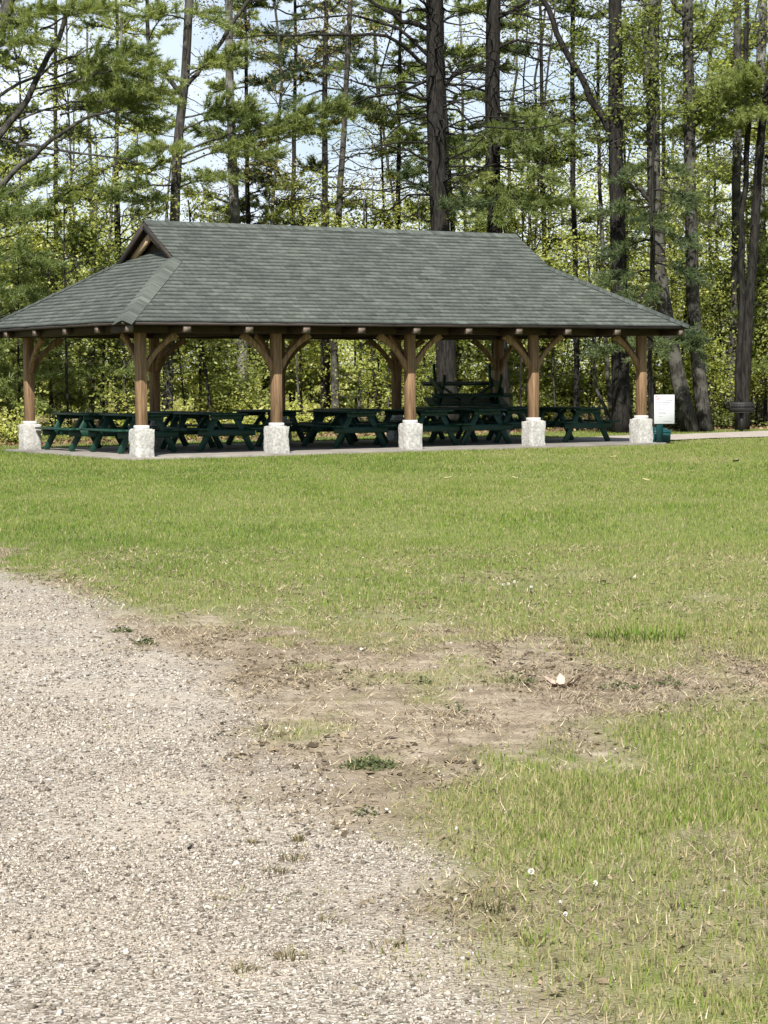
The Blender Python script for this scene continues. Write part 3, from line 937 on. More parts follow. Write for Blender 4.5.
# squat bin
bp = at(659.5, 442.8, 46.9)
BN = thing('litter_bin', 'squat teal bin with sloping lid beside the right corner footing', 'bin', (bp[0], bp[1], 0), TH * 0.4)
mb = MB()
s0, s1 = 0.185, 0.20
mb.hexa([(-s0, -s0, 0), (s0, -s0, 0), (s0, s0, 0), (-s0, s0, 0), (-s1, -s1, .24), (s1, -s1, .24), (s1, s1, .24), (-s1, s1, .24)])
bevel(mb.build('bin_body', M['teal'], BN), 0.02, 2)
mb = MB()
mb.hexa([(-.21, -.21, .241), (.21, -.21, .241), (.21, .21, .241), (-.21, .21, .241), (-.20, -.20, .275), (.20, -.20, .275), (.20, .20, .275), (-.20, .20, .275)])
mb.hexa([(-.195, -.195, .2755), (.195, -.195, .2755), (.195, .195, .2755), (-.195, .195, .2755), (-.13, -.10, .36), (.09, -.10, .34), (.09, .12, .34), (-.13, .12, .36)])
ld = bevel(mb.build('bin_lid', M['teal'], BN), 0.012, 2)

# park grill
gp = at(741.5, 433.0, 55.4)
GR = thing('park_grill', 'black iron pedestal grill standing in front of the trunks on the right', 'grill', (gp[0], gp[1], 0), R(-4))
mb = MB()
mb.tube([(0, 0, 0), (0, 0, 0.5)], [0.055, 0.055], 10); mb.box(-.1, .1, -.1, .1, 0.49, 0.502)
mb.build('pedestal', M['iron'], GR)
mb = MB()
mb.box(-.31, .31, -.2, .2, 0.504, 0.52)
mb.box(-.31, -.295, -.2, .2, 0.521, 0.77); mb.box(.295, .31, -.2, .2, 0.521, 0.77); mb.box(-.294, .294, .185, .2, 0.521, 0.77)
mb.box(-.294, .294, -.2, -.185, 0.521, 0.72)
mb.build('firebox', M['iron'], GR)
mb = MB()
for x in np.linspace(-.28, .28, 15): mb.box(x - .006, x + .006, -.27, .184, .722, .734)
mb.box(-.30, .30, -.28, -.262, .72, .736)
gt = mb.build('grate', M['iron'], GR)
mb = MB()
for x in (-.34, .34): mb.tube([(x, -.12, .70), (x, -.25, .74)], [.012, .012], 6)
mb.build('grate_handle', M['iron'], gt)

# ------------------------------------------------------------------ vegetation
def unit(v):
    return v / (np.linalg.norm(v, axis=-1, keepdims=True) + 1e-9)


def leaves(mb, nodes, per, spread, size, base_tint=0.5, tint_sd=0.16, flat=0.6):
    nodes = np.asarray(nodes, float)
    k = len(nodes)
    nt = base_tint + rng.normal(0, 0.13, k)
    idx = np.repeat(np.arange(k), per)
    n = len(idx)
    c = nodes[idx] + rng.normal(0, 1, (n, 3)) * np.array([spread, spread, spread * flat])
    a = unit(rng.normal(0, 1, (n, 3)) * np.array([1, 1, 0.55]))
    b = unit(np.cross(a, unit(rng.normal(0, 1, (n, 3)) + np.array([0, 0, 0.9]))))
    L = size * rng.uniform(0.6, 1.35, n)[:, None]
    W = L * rng.uniform(0.5, 0.8, n)[:, None]
    nn = np.cross(a, b) * L * rng.uniform(-.15, .15, n)[:, None]
    V = np.stack([c - a * L / 2, c + b * W / 2 + nn, c + a * L / 2, c - b * W / 2 + nn], 1).reshape(-1, 3)
    q = np.arange(n)[:, None] * 4 + np.array([[0, 1, 2, 3]])
    t = np.clip(nt[idx] + rng.normal(0, tint_sd, n), 0, 1)
    mb.add(V, q, None, np.repeat(t, 4))


def needles(mb, pos, dirs, per, length, width, base_tint=0.5):
    n0 = len(pos)
    tt = base_tint + rng.normal(0, 0.14, n0)
    idx = np.repeat(np.arange(n0), per); n = len(idx)
    d = unit(dirs[idx] * 0.75 + rng.normal(0, 0.55, (n, 3)))
    s = unit(np.cross(d, rng.normal(0, 1, (n, 3)))) * width * rng.uniform(0.7, 1.3, n)[:, None]
    L = length * rng.uniform(0.65, 1.25, n)[:, None]
    p = pos[idx] + rng.normal(0, 0.012, (n, 3))
    V = np.stack([p - s / 2, p + s / 2, p + d * L], 1).reshape(-1, 3)
    q = np.arange(n)[:, None] * 3 + np.array([[0, 1, 2]])
    t = np.clip(tt[idx] + rng.normal(0, 0.12, n), 0, 1)
    mb.add(V, None, q, np.repeat(t, 3))


def curve(p, q, n, amp, sag=0.0):
    p, q = np.array(p, float), np.array(q, float)
    t = np.linspace(0, 1, n)[:, None]
    L = np.linalg.norm(q - p)
    w = np.cumsum(rng.normal(0, 1, (n, 3)), 0); w = w - w[0] - (w[-1] - w[0]) * t
    c = p + (q - p) * t + w * amp * L / n ** 0.5
    c[:, 2] += sag * L * 4 * (t * (1 - t))[:, 0]
    return c


def bough(wood, fol, p, q, spread=0.55, dens=1.0, r0=0.03, tint=0.5, sag=0.05, start=0.3, nl=0.16, nw=0.019):
    """one pine branch: a limb with flat side twigs carrying needle tufts on their outer part"""
    L = float(np.linalg.norm(np.array(q) - np.array(p)))
    n = max(6, int(L / 0.25))
    ax = curve(p, q, n, 0.05, sag)
    wood.tube(ax, np.linspace(r0, 0.006, n), 5, cap=False)
    m = max(8, int(L * 16 * dens))
    P, D = [], []
    for f in np.sort(rng.uniform(start, 1.0, m)):
        i = min(int(f * (n - 1)), n - 2); fr = f * (n - 1) - i
        c = ax[i] * (1 - fr) + ax[i + 1] * fr
        d = unit(ax[i + 1] - ax[i])
        sd = unit(np.cross(d, (0, 0, 1.0))) * rng.choice([-1, 1])
        tw = unit(d * 0.65 + sd * rng.uniform(0.35, 1.0) + np.array([0, 0, rng.normal(0.08, 0.22)]))
        tl = spread * rng.uniform(0.45, 1.1) * (1.05 - 0.5 * abs(f - 0.6))
        k = max(3, int(tl / 0.075))
        ts = np.linspace(0.3, 1.0, k)[:, None]
        bend = np.array([0, 0, rng.normal(0.03, 0.05)])
        P.append(c + tw * ts * tl + bend * ts ** 2); D.append(np.repeat((tw + np.array([0, 0, .15]))[None], k, 0))
        if dens > 0.7: wood.tube(np.array([c, c + tw * tl * 0.9 + bend]), [0.007, 0.004], 3, cap=False)
    P, D = np.vstack(P), unit(np.vstack(D))
    needles(fol, P, D, 12, nl, nw, tint + rng.normal(0, 0.09))


def px_path(pts, Y):
    out = []
    for p in pts:
        out.append(at(p[0], p[1], Y + (p[2] if len(p) > 2 else 0)))
    return np.array(out)


def resample(P, n):
    P = np.asarray(P, float)
    s = np.concatenate([[0], np.cumsum(np.linalg.norm(np.diff(P, axis=0), axis=1))])
    t = np.linspace(0, s[-1], n)
    # smooth interpolation with small wander
    return np.stack([np.interp(t, s, P[:, i]) for i in range(3)], -1)


def trunk_mesh(mb, P, r0, r1, n=22, sides=10, wob=0.012, flare=0.45):
    Q = resample(P, n)
    t = np.linspace(0, 1, n)
    Q[:, 0] += (fbm(Q[:, 2] * 0.6, P[0, 0] * 3.1, 5) - .5) * wob * 8
    Q[:, 1] += (fbm(Q[:, 2] * 0.6, P[0, 0] * 1.7 + 9, 6) - .5) * wob * 8
    r = r0 + (r1 - r0) * t + r0 * flare * np.exp(-np.maximum(Q[:, 2] - Q[0, 2], 0) * 2.6) + rng.normal(0, 0.025, n) * r0
    mb.tube(Q, r, sides)
    return Q, r


def dead_twigs(mb, Q, z0, z1, n, L, up=0.0, r=0.014):
    zs = Q[:, 2]
    for z in rng.uniform(z0, z1, n):
        p = np.array([np.interp(z, zs, Q[:, 0]), np.interp(z, zs, Q[:, 1]), z])
        a = rng.uniform(0, 2 * PI); l = L * rng.uniform(0.35, 1.1)
        d = np.array([math.cos(a), math.sin(a), up + rng.normal(0, 0.22)])
        c = curve(p, p + d * l, 7, 0.12, rng.normal(-0.02, 0.05))
        mb.tube(c, np.linspace(r * rng.uniform(.7, 1.4), 0.004, 7), 4, cap=False)
        for j in range(rng.integers(1, 5)):
            b = c[rng.integers(2, 6)]
            dd = unit(d + rng.normal(0, 0.6, 3)) * l * rng.uniform(0.15, 0.45)
            mb.tube(curve(b, b + dd, 4, 0.12), np.linspace(0.006, 0.003, 4), 3, cap=False)


def broad_crown(wood, fol, Q, r, z0, z1, n, L, per, size, tint, up=0.6, spread=0.26, subs=5, r0=0.02):
    zs = Q[:, 2]; nodes = []
    for z in rng.uniform(z0, z1, n):
        p = np.array([np.interp(z, zs, Q[:, 0]), np.interp(z, zs, Q[:, 1]), z])
        a = rng.uniform(0, 2 * PI); l = L * rng.uniform(0.45, 1.1)
        d = np.array([math.cos(a), math.sin(a), up + rng.normal(0, 0.25)])
        c = curve(p, p + d * l, 7, 0.14, rng.normal(0.0, 0.05))
        wood.tube(c, np.linspace(min(r0, 0.6 * r), 0.005, 7), 4, cap=False)
        nodes.append(c[-1])
        for j in range(subs):
            b = c[rng.integers(2, 7)]
            e = b + unit(d + rng.normal(0, 0.75, 3)) * l * rng.uniform(0.18, 0.5)
            wood.tube(curve(b, e, 4, 0.12), np.linspace(0.010, 0.005, 4), 3, cap=False)
            nodes += [e, (b + e) / 2 + rng.normal(0, 0.08, 3)]
    leaves(fol, nodes, per, spread, size, tint)


def plant_tree(name, label, cat, Y, path, w0, w1, bark='bark_grey', fol='leaf_spring', group=None, limbs=(), boughs=(), dead=None, dead2=None, crown=None, needles_auto=None, flare=0.45, tint=0.5):
    """path: image-survey points from the foot upwards; widths in survey pixels"""
    foot = at(path[0][0], path[0][1], Y)
    P = px_path(path, Y)
    P[0][2] = float(ground_z(np.array([P[0][0]]), np.array([Y]))[0]) - 0.08
    org = np.array([P[0][0], Y, 0.0])
    s = Y / F
    root = thing(name, label, cat, tuple(org), 0, group)
    wood, leaf = MB(), MB()
    Q, r = trunk_mesh(wood, P - org, w0 * s / 2, w1 * s / 2, flare=flare)
    for pts, wl, wt in limbs:
        L = px_path(pts, Y) - org
        K = max(6, 3 * len(pts))
        C = resample(L, K); C[1:-1] += rng.normal(0, 0.03, (K - 2, 3))
        wood.tube(C, np.linspace(wl * s / 2, wt * s / 2, K), 7)
        if dead: dead_twigs(wood, C[np.argsort(C[:, 2])], C[:, 2].min(), C[:, 2].max(), 7, 1.0, 0.1, 0.01)
    if dead: dead_twigs(wood, Q, *dead)
    if dead2: dead_twigs(wood, Q, *dead2)
    for b in boughs:
        (ax, ay, ad), (bx, by, bdp) = b[0], b[1]
        kw = b[2] if len(b) > 2 else {}
        kw = dict(dict(tint=tint), **kw); kw['spread'] = kw.get('spread', .55) * 1.3; kw['dens'] = kw.get('dens', 1.0) * 1.15
        bough(wood, leaf, at(ax, ay, Y + ad) - org, at(bx, by, Y + bdp) - org, **kw)
    if needles_auto:
        z0, z1, n, L = needles_auto
        for z in rng.uniform(z0, z1, n):
            p = np.array([np.interp(z, Q[:, 2], Q[:, 0]), np.interp(z, Q[:, 2], Q[:, 1]), z])
            a = rng.uniform(0, 2 * PI); l = L * rng.uniform(0.55, 1.1)
            bough(wood, leaf, p, p + np.array([math.cos(a) * l, math.sin(a) * l, l * rng.normal(0.05, 0.18)]), spread=0.5, dens=0.75, tint=tint, sag=rng.normal(0.0, 0.05), nw=0.03)
    if crown:
        broad_crown(wood, leaf, Q, w0 * s / 2, *crown)
    wood.build('trunk', M[bark], root, smooth=True)
    if leaf.n: leaf.build('crown', M[fol], root)
    return root


B = lambda a, b, **k: (a, b, k)
# -- the trees one can tell apart, left to right
plant_tree('pine_tree', 'leaning tree at the left edge, bare limbs rising right over the roof corner', 'tree', 51,
           [(-62, 470), (-58, 300), (-48, 190), (-20, 90), (10, 0), (30, -120)], 17, 10, 'bark_grey', 'needles', tint=0.5,
           limbs=[([(-50, 215), (0, 184, 0), (48, 143, -.5), (84, 117, -.6), (120, 108, -.5)], 8, 2), ([(-35, 170), (0, 138), (30, 94), (60, 32), (80, -20)], 8, 4),
                  ([(-52, 195), (0, 138, .5), (60, 150, .5), (130, 160, .2)], 5, 1.5), ([(-30, 110), (20, 85), (60, 62, -.3), (100, 45)], 4, 1.5)],
           boughs=[B((20, 120, 0), (168, 100, -.6), spread=.75, tint=.5), B((40, 95, 0), (165, 72, -.8), spread=.75, tint=.55), B((50, 80, 0), (140, 52, -.5), spread=.65, tint=.6),
                   B((60, 115, .3), (150, 122, -.3), spread=.6, tint=.35), B((40, 30, 0), (110, 8, -.5), spread=.6, tint=.6), B((-30, 30, 0), (60, 10, -1), spread=.6),
                   B((30, 90, .4), (120, 90, .4), spread=.7, tint=.3), B((-30, 60, 0), (35, 45, -1), spread=.6), B((-40, 230, 0), (30, 215, -.8), spread=.7, tint=.35),
                   B((-50, 260, 0), (40, 262, -.8), spread=.7, tint=.4), B((-50, 290, 0), (22, 300, -.5), spread=.6, tint=.35), B((-45, 205, 0), (55, 178, -.4), spread=.5, tint=.4)],
           dead=(2.0, 9.5, 14, 1.6))
plant_tree('pine_tree', 'forked pine rising behind the left gable, with feathery bright boughs', 'tree', 56,
           [(166, 436), (170, 330), (175, 220), (180, 125), (186, 75), (189, 0), (192, -150)], 12, 7.5, 'bark_grey', 'needles', tint=0.55,
           limbs=[([(182, 95), (172, 82), (150, 56), (146, 0), (144, -60)], 5, 3), ([(185, 88), (205, 62), (222, 40), (250, 0), (262, -30)], 5, 3)],
           boughs=[B((185, 78, 0), (238, 52, -.8), spread=.55, tint=.65), B((183, 72, 0), (225, 66, -.9), spread=.5, tint=.7), B((182, 118, 0), (252, 108, -.8), spread=.6, tint=.45),
                   B((180, 130, 0), (248, 122, -.6), spread=.5, tint=.4), B((180, 155, 0), (352, 112, -1), spread=.6, tint=.6), B((178, 160, 0), (322, 130, -.6), spread=.55, tint=.6),
                   B((178, 165, 0), (270, 155, -1), spread=.6, tint=.65), B((179, 148, 0), (165, 150, -1.6), spread=.6, tint=.65), B((179, 145, 0), (130, 160, -.8), spread=.55, tint=.4),
                   B((177, 185, 0), (110, 195, -.8), spread=.6, tint=.4), B((177, 188, 0), (225, 180, -.8), spread=.5, tint=.55), B((176, 200, 0), (140, 205, -1.2), spread=.6, tint=.5),
                   B((188, 20, 0), (150, 15, -1), spread=.6, tint=.65), B((188, 10, 0), (215, 22, -1), spread=.5, tint=.6), B((148, 40, 0), (165, 14, -.5), spread=.5, tint=.6), B((189, -20, 0), (130, -30, -.5), spread=.6), B((189, -40, 0), (250, -50, -.5), spread=.6)],
           dead=(6, 13, 14, 1.3))
plant_tree('spruce_tree', 'thin dark spruce with fine dark boughs, right of the forked pine', 'tree', 60,
           [(326, 440), (327, 300), (326, 200), (325, 100), (326, 0), (327, -120)], 8, 4, 'bark_pine', 'needles_dark', tint=0.45,
           boughs=[B((326, 30, 0), (285, 55, -.4), spread=.5, dens=.6), B((326, 25, 0), (365, 48, -.3), spread=.5, dens=.6), B((326, 60, 0), (278, 82, -.4), spread=.5, dens=.6), B((326, 55, 0), (372, 80, -.3), spread=.5, dens=.6),
                   B((326, 90, 0), (282, 112, -.5), spread=.5, dens=.5), B((326, 88, 0), (366, 100, -.5), spread=.45, dens=.5), B((326, 0, 0), (295, 22, -.5), spread=.45, dens=.6), B((326, -5, 0), (352, 15, -.5), spread=.45, dens=.6), B((326, 125, 0), (270, 128, -.5), spread=.4, dens=.4)],
           dead=(5, 12, 18, 1.3), dead2=(6, 12, 16, 2.8, 0.05, 0.022))
plant_tree('pine_tree', 'thickest dark pine trunk behind the roof middle, ringed with bare dead branches', 'tree', 55,
           [(449, 438), (445, 330), (440, 215), (436, 100), (434, 0), (432, -170)], 22, 15, 'bark_pine', 'needles_dark', tint=0.5,
           boughs=[B((440, 205, 0), (398, 175, -1), spread=.5, tint=.55, dens=.6), B((436, -40, 0), (360, -25, 0), spread=.6), B((440, 215, 0), (470, 205, -1.5), spread=.5, tint=.7)],
           limbs=[([(434, 28), (405, 25, -.4), (380, 5, -.6), (350, -10)], 6, 2), ([(435, 70), (410, 50), (385, 36, -.5), (300, 34, -.6), (225, 38, -.8)], 4.5, 1), ([(435, 62), (400, 30), (360, 14, -.3), (270, 22, -.5)], 4, 1),
                  ([(437, 105), (410, 92, -.6), (370, 85, -1), (320, 72, -1.2)], 3.5, 1), ([(437, 90), (460, 70), (490, 60)], 4, 1.5), ([(439, 165), (410, 150, -.6), (385, 148, -.8), (340, 160, -1)], 3, 1)],
           dead=(4.5, 12.5, 70, 2.2, 0.05, 0.026), dead2=(5.5, 12.5, 30, 4.2, 0.02, 0.032))
plant_tree('pine_tree', 'dark pine trunk just right of the thickest one, lost behind olive boughs lower down', 'tree', 57,
           [(503, 436), (498, 300), (494, 200), (493, 110), (493, 0), (492, -170)], 17, 13, 'bark_pine', 'needles', tint=0.5,
           boughs=[B((493, 112, 0), (560, 135, -1.5), spread=.65, tint=.5), B((494, 130, 0), (455, 165, -1.5), spread=.6, tint=.55), B((494, 150, 0), (540, 178, -1.6), spread=.65, tint=.45), B((494, 160, 0), (462, 205, -1.7), spread=.6, tint=.6),
                   B((494, 180, 0), (520, 210, -1.6), spread=.6, tint=.5), B((495, 190, 0), (440, 222, -1.5), spread=.6, tint=.6), B((493, 130, 0), (425, 160, -.8), spread=.55, tint=.35), B((495, 200, 0), (575, 205, -1), spread=.6, tint=.4), B((493, 115, 0), (520, 142, -1.6), spread=.6, tint=.45), B((495, 190, 0), (490, 222, -2), spread=.6, tint=.5)],
           limbs=[([(493, 20), (520, 8, -.4), (548, -20)], 4, 2), ([(493, 52), (515, 40), (560, 46, -.4), (590, 50, -.4)], 3.5, 1), ([(493, 80), (465, 92, -.4), (440, 80, -.5)], 3, 1)],
           dead=(6.5, 13, 50, 2.2, 0.02, 0.022), dead2=(7.5, 12.5, 24, 3.8, 0.02, 0.03))
plant_tree('pine_tree', 'straight dark trunk just left of the right corner post, with one limb slanting up left', 'tree', 55,
           [(622, 437), (620, 340), (618, 230), (616, 120), (615, 0), (614, -170)], 18, 11, 'bark_pine', 'leaf_mid', tint=0.45,
           limbs=[([(617, 160), (609, 130), (584, 86), (562, 42), (544, 0), (530, -40)], 8, 5)],
           boughs=(), dead=(4, 12, 14, 1.3), crown=(7.0, 13.5, 16, 1.9, 16, 0.10, 0.45))
plant_tree('oak_tree', 'leaning grey trunk behind the notice sign, splitting into two stems high up', 'tree', 55.5,
           [(691, 435), (680, 385), (668, 326), (660, 280), (655, 200), (654, 110), (654, 0), (655, -160)], 16, 9, 'bark_grey', 'leaf_mid', tint=0.5,
           limbs=[([(657, 235), (655, 170), (648, 110), (646, 50), (645, 0), (650, -60)], 9, 6), ([(648, 60), (630, 38), (605, 15), (585, 5)], 3.5, 1.5), ([(655, 205), (640, 190), (625, 182)], 7, 3)],
           boughs=(), dead=(3, 12, 16, 1.4), crown=(5.5, 12.5, 18, 2.0, 15, 0.10, 0.5), flare=.2)
plant_tree('hemlock_tree', 'dark evergreen with drooping boughs just behind the right roof corner', 'tree', 54.2,
           [(652, 438), (650, 360), (652, 280), (653, 200), (655, 120)], 6, 2.5, 'bark_pine', 'needles_dark', tint=0.6,
           boughs=[B((651, 340, 0), (598, 352, -.4), spread=.5, tint=.7), B((651, 338, 0), (700, 350, -.4), spread=.5, tint=.65), B((651, 335, 0), (650, 350, -1.3), spread=.6, tint=.7), B((651, 325, 0), (690, 340, -.8), spread=.5, tint=.55), B((651, 300, 0), (600, 312, -.6), spread=.5),
                   B((652, 270, 0), (606, 285, -.6), spread=.5), B((652, 262, 0), (695, 280, -.4), spread=.5), B((652, 240, 0), (612, 255, -.5), spread=.5, tint=.7), B((653, 230, 0), (690, 245, -.5), spread=.45), B((653, 205, 0), (606, 215, -.5), spread=.5, tint=.65), B((653, 190, 0), (688, 205, -.6), spread=.45, tint=.6),
                   B((654, 165, 0), (625, 178, -.5), spread=.4, tint=.6), B((654, 160, 0), (682, 172, -.5), spread=.4), B((652, 285, 0), (640, 300, -1.2), spread=.6, tint=.6), B((653, 210, 0), (650, 228, -1.2), spread=.5, tint=.6)],
           dead=(1, 5, 12, 1.0))
plant_tree('oak_tree', 'slim straight grey trunk right of the leaning one behind the notice sign', 'tree', 56,
           [(705, 435), (699, 370), (693, 300), (691, 200), (690, 110), (687, 0), (686, -160)], 14, 9, 'bark_grey', 'leaf_mid', tint=0.5,
           limbs=[([(690, 28), (683, 17), (672, 0), (660, -25)], 5, 3), ([(693, 195), (670, 202, -.3), (655, 222, -.4)], 2.5, 1.2), ([(692, 185), (715, 165, -.3), (735, 150, -.3)], 2, 1)],
           dead=(4, 12, 14, 1.2), crown=(7, 13.5, 14, 1.8, 14, 0.10, 0.5))
plant_tree('maple_tree', 'thin pale grey trunk at the right, left of the dark trunk behind the grill', 'tree', 59,
           [(727, 432), (736, 300), (737, 200), (738, 100), (737, 0), (737, -150)], 10, 7, 'bark_grey', 'leaf_spring', tint=0.4,
           dead=(4, 12, 16, 1.2), crown=(6, 14, 16, 1.9, 14, 0.10, 0.45))
plant_tree('pine_tree', 'dark twin trunk right behind the black grill', 'tree', 57,
           [(742, 434), (745, 380), (750, 300), (756, 215), (762, 130), (772, 60), (790, -60)], 11, 6, 'bark_pine', 'needles', tint=0.6,
           limbs=[([(739, 430), (738, 380), (741, 300), (742, 220), (748, 120), (747, 0), (747, -120)], 7, 4.5)],
           boughs=[B((800, 95, 0), (690, 118, -.8), spread=.7, tint=.65), B((800, 85, 0), (700, 96, -.9), spread=.7, tint=.7), B((790, 75, 0), (705, 102, -1.3), spread=.7, tint=.65), B((795, 100, .4), (694, 125, -.3), spread=.6, tint=.5), B((800, 70, 0), (725, 82, -1.4), spread=.7, tint=.7), B((800, 110, 0), (740, 122, -1.2), spread=.7, tint=.6), B((765, 130, 0), (706, 140, -.4), spread=.5, tint=.45)],
           dead=(3, 12, 24, 1.5))
plant_tree('maple_tree', 'pale trunk at the right edge beyond the grill', 'tree', 61,
           [(762, 430), (760, 330), (761, 200), (760, 100), (763, 0), (765, -150)], 11, 8, 'bark_pale', 'leaf_spring', tint=0.45,
           dead=(4, 12, 12, 1.2), crown=(6, 14, 14, 2.0, 14, 0.10, 0.5))
plant_tree('birch_tree', 'pale mottled trunk seen through the first bay, left of the second front post', 'tree', 58,
           [(243, 437), (244, 380), (241, 320), (236, 220), (231, 110), (228, 0), (226, -120)], 13, 6, 'bark_pale', 'leaf_buds', tint=0.6, dead=(2, 12, 22, 1.3), crown=(5.5, 13, 16, 1.8, 12, 0.075, 0.6))
plant_tree('maple_tree', 'dark slim trunk seen through the middle of the second bay', 'tree', 58,
           [(336, 437), (334, 330), (338, 240), (345, 120), (350, 0), (352, -100)], 8, 4, 'bark_grey', 'leaf_buds', tint=0.5, dead=(1, 9, 22, 1.5), crown=(5.5, 13, 14, 1.8, 12, 0.08, 0.5))
plant_tree('maple_tree', 'small crooked sapling trunk under the right end of the roof', 'tree', 55.5,
           [(610, 437), (606, 410), (596, 390), (594, 360), (596, 335), (590, 290), (588, 250)], 4, 2, 'bark_grey', 'leaf_spring', tint=0.5, dead=(1, 4, 8, .8), crown=(2.2, 5, 10, 1.2, 18, 0.085, 0.5))
plant_tree('maple_tree', 'dark thin trunk seen just right of the fourth front post', 'tree', 57,
           [(575, 437), (577, 380), (577, 320), (574, 200), (573, 80), (572, -60)], 6, 4, 'bark_pine', 'leaf_mid', tint=0.5, dead=(1, 10, 16, 1.2), crown=(5.5, 12, 14, 1.7, 14, 0.09, 0.45))
plant_tree('maple_tree', 'thin slanting trunk between the right end table and the right corner post', 'tree', 57,
           [(613, 437), (609, 390), (606, 340), (603, 250), (600, 170), (598, 40)], 5, 3, 'bark_grey', 'leaf_mid', tint=0.5, dead=(2, 9, 10, 1.0), crown=(5, 10, 10, 1.4, 14, 0.09, 0.5))

for i, (x, Y, z0) in enumerate([(58, 60, 3.5), (118, 64, 4.5), (252, 63, 5), (292, 66, 5), (398, 61, 5.5), (462, 60, 5), (548, 64, 5), (668, 63, 6), (735, 65, 6), (15, 64, 3), (-60, 60, 3), (830, 62, 4)]):
    lx = rng.normal(0, 12)
    where = 'left of the pavilion' if x < 60 else 'behind the left roof half' if x < 280 else 'behind the roof middle' if x < 520 else 'behind the right roof slope' if x < 640 else 'beyond the walkway at right'
    plant_tree('pine_tree', f'slender pine with loose olive boughs {where}', 'tree', Y, [(x, 432), (x + lx * .4, 250), (x + lx, 60), (x + lx * 1.3, -140)], 7, 1.5, 'bark_pine',
               'needles' if i % 3 else 'needles_dark', group=f'slender pines {where}', dead=(1.5, 8, 22, 1.4, 0.05, 0.014), needles_auto=(z0, 13.5, 30, 2.0), tint=0.55, flare=.2)

# -- slim trees of the wood that nothing tells apart, by the stretch they stand in
def stretch(x):
    if x < 60: return 'left of the pavilion'
    if x < 280: return 'behind the left roof half'
    if x < 520: return 'behind the roof middle'
    if x < 640: return 'behind the right roof slope'
    return 'beyond the walkway at right'


slim = [(-70, 60), (22, 57), (83, 57), (100, 60), (262, 63), (392, 62), (420, 80), (470, 66), (525, 60), (540, 66), (556, 65), (632, 62), (665, 66), (678, 80), (713, 66), (720, 64), (752, 66), (775, 64), (840, 66), (-120, 66)]
for i, (x, Y) in enumerate(slim):
    lx, l2 = rng.normal(0, 15), rng.normal(0, 26)
    bark = ['bark_grey', 'bark_pine', 'bark_grey', 'bark_pale'][i % 4]
    st = stretch(x)
    look = {'bark_grey': 'slim grey trunk', 'bark_pine': 'slim dark trunk', 'bark_pale': 'slim pale trunk'}[bark]
    fol = ['leaf_spring', 'leaf_mid', 'leaf_buds', 'leaf_spring'][int(rng.integers(0, 4))] if x < 420 else ['leaf_spring', 'leaf_mid'][int(rng.integers(0, 2))]
    w = rng.uniform(2.6, 5.2) * 60 / Y
    plant_tree('slim_tree', f'{look} with thin spring leaves {st}', 'tree', Y,
               [(x, 430), (x + lx * .3, 300), (x + lx * .6, 200), (x + lx, 80), (x + l2, -60)], w, w * 0.5, bark, fol, group=f'{look}s in the wood {st}', tint=0.5,
               dead=(1.5, 11, 30, 1.6, 0.2, 0.014), crown=(3.2, 12.5, 20, 1.8, 12, 0.09, 0.5), flare=0.2)


thin = [(68, 53.5), (92, 56), (127, 55), (188, 57), (214, 56), (300, 57), (322, 59), (358, 58), (378, 57), (428, 58), (520, 57.5), (556, 58), (588, 58.5), (640, 59), (676, 58), (718, 60), (-20, 52)]
for i, (x, Y) in enumerate(thin):
    lx = rng.normal(0, 8)
    st = stretch(x)
    w = rng.uniform(2.2, 4.0)
    plant_tree('young_tree', f'thin dark young tree, nearly leafless low down, {st}', 'tree', Y, [(x, 436), (x + lx * .4, 380), (x + lx, 300), (x + lx * 1.4, 200)], w, w * .45, 'bark_grey' if i % 2 else 'bark_pine',
               'leaf_spring', group=f'thin young trees {st}', dead=(.8, 5, 16, 1.1, .15, .012), crown=(2.2, 6.3, 9, 1.2, 11, .085, .55), flare=.15)

# -- saplings and bushes of the wood's edge
def make_sapling(h, nl, per, size, tint, spread, fol, bark='bark_grey', name='sapling', up=0.55):
    root = bpy.data.objects.new(name, None); COL.objects.link(root); root.empty_display_size = 0.2
    wood, leaf = MB(), MB()
    P = np.array([(0, 0, -0.05), (rng.normal(0, .08), rng.normal(0, .08), h * .4), (rng.normal(0, .2), rng.normal(0, .2), h * 0.95)])
    Q, r = trunk_mesh(wood, P, 0.012 + 0.006 * h, 0.008, 10, 6, 0.01, 0.2)
    broad_crown(wood, leaf, Q, 0.02, h * 0.12, h * 0.97, nl, 0.45 + 0.22 * h, per, size, tint, up, spread, 4, 0.010)
    wood.build('stem', M[bark], root, smooth=True)
    leaf.build('foliage', M[fol], root)
    return root


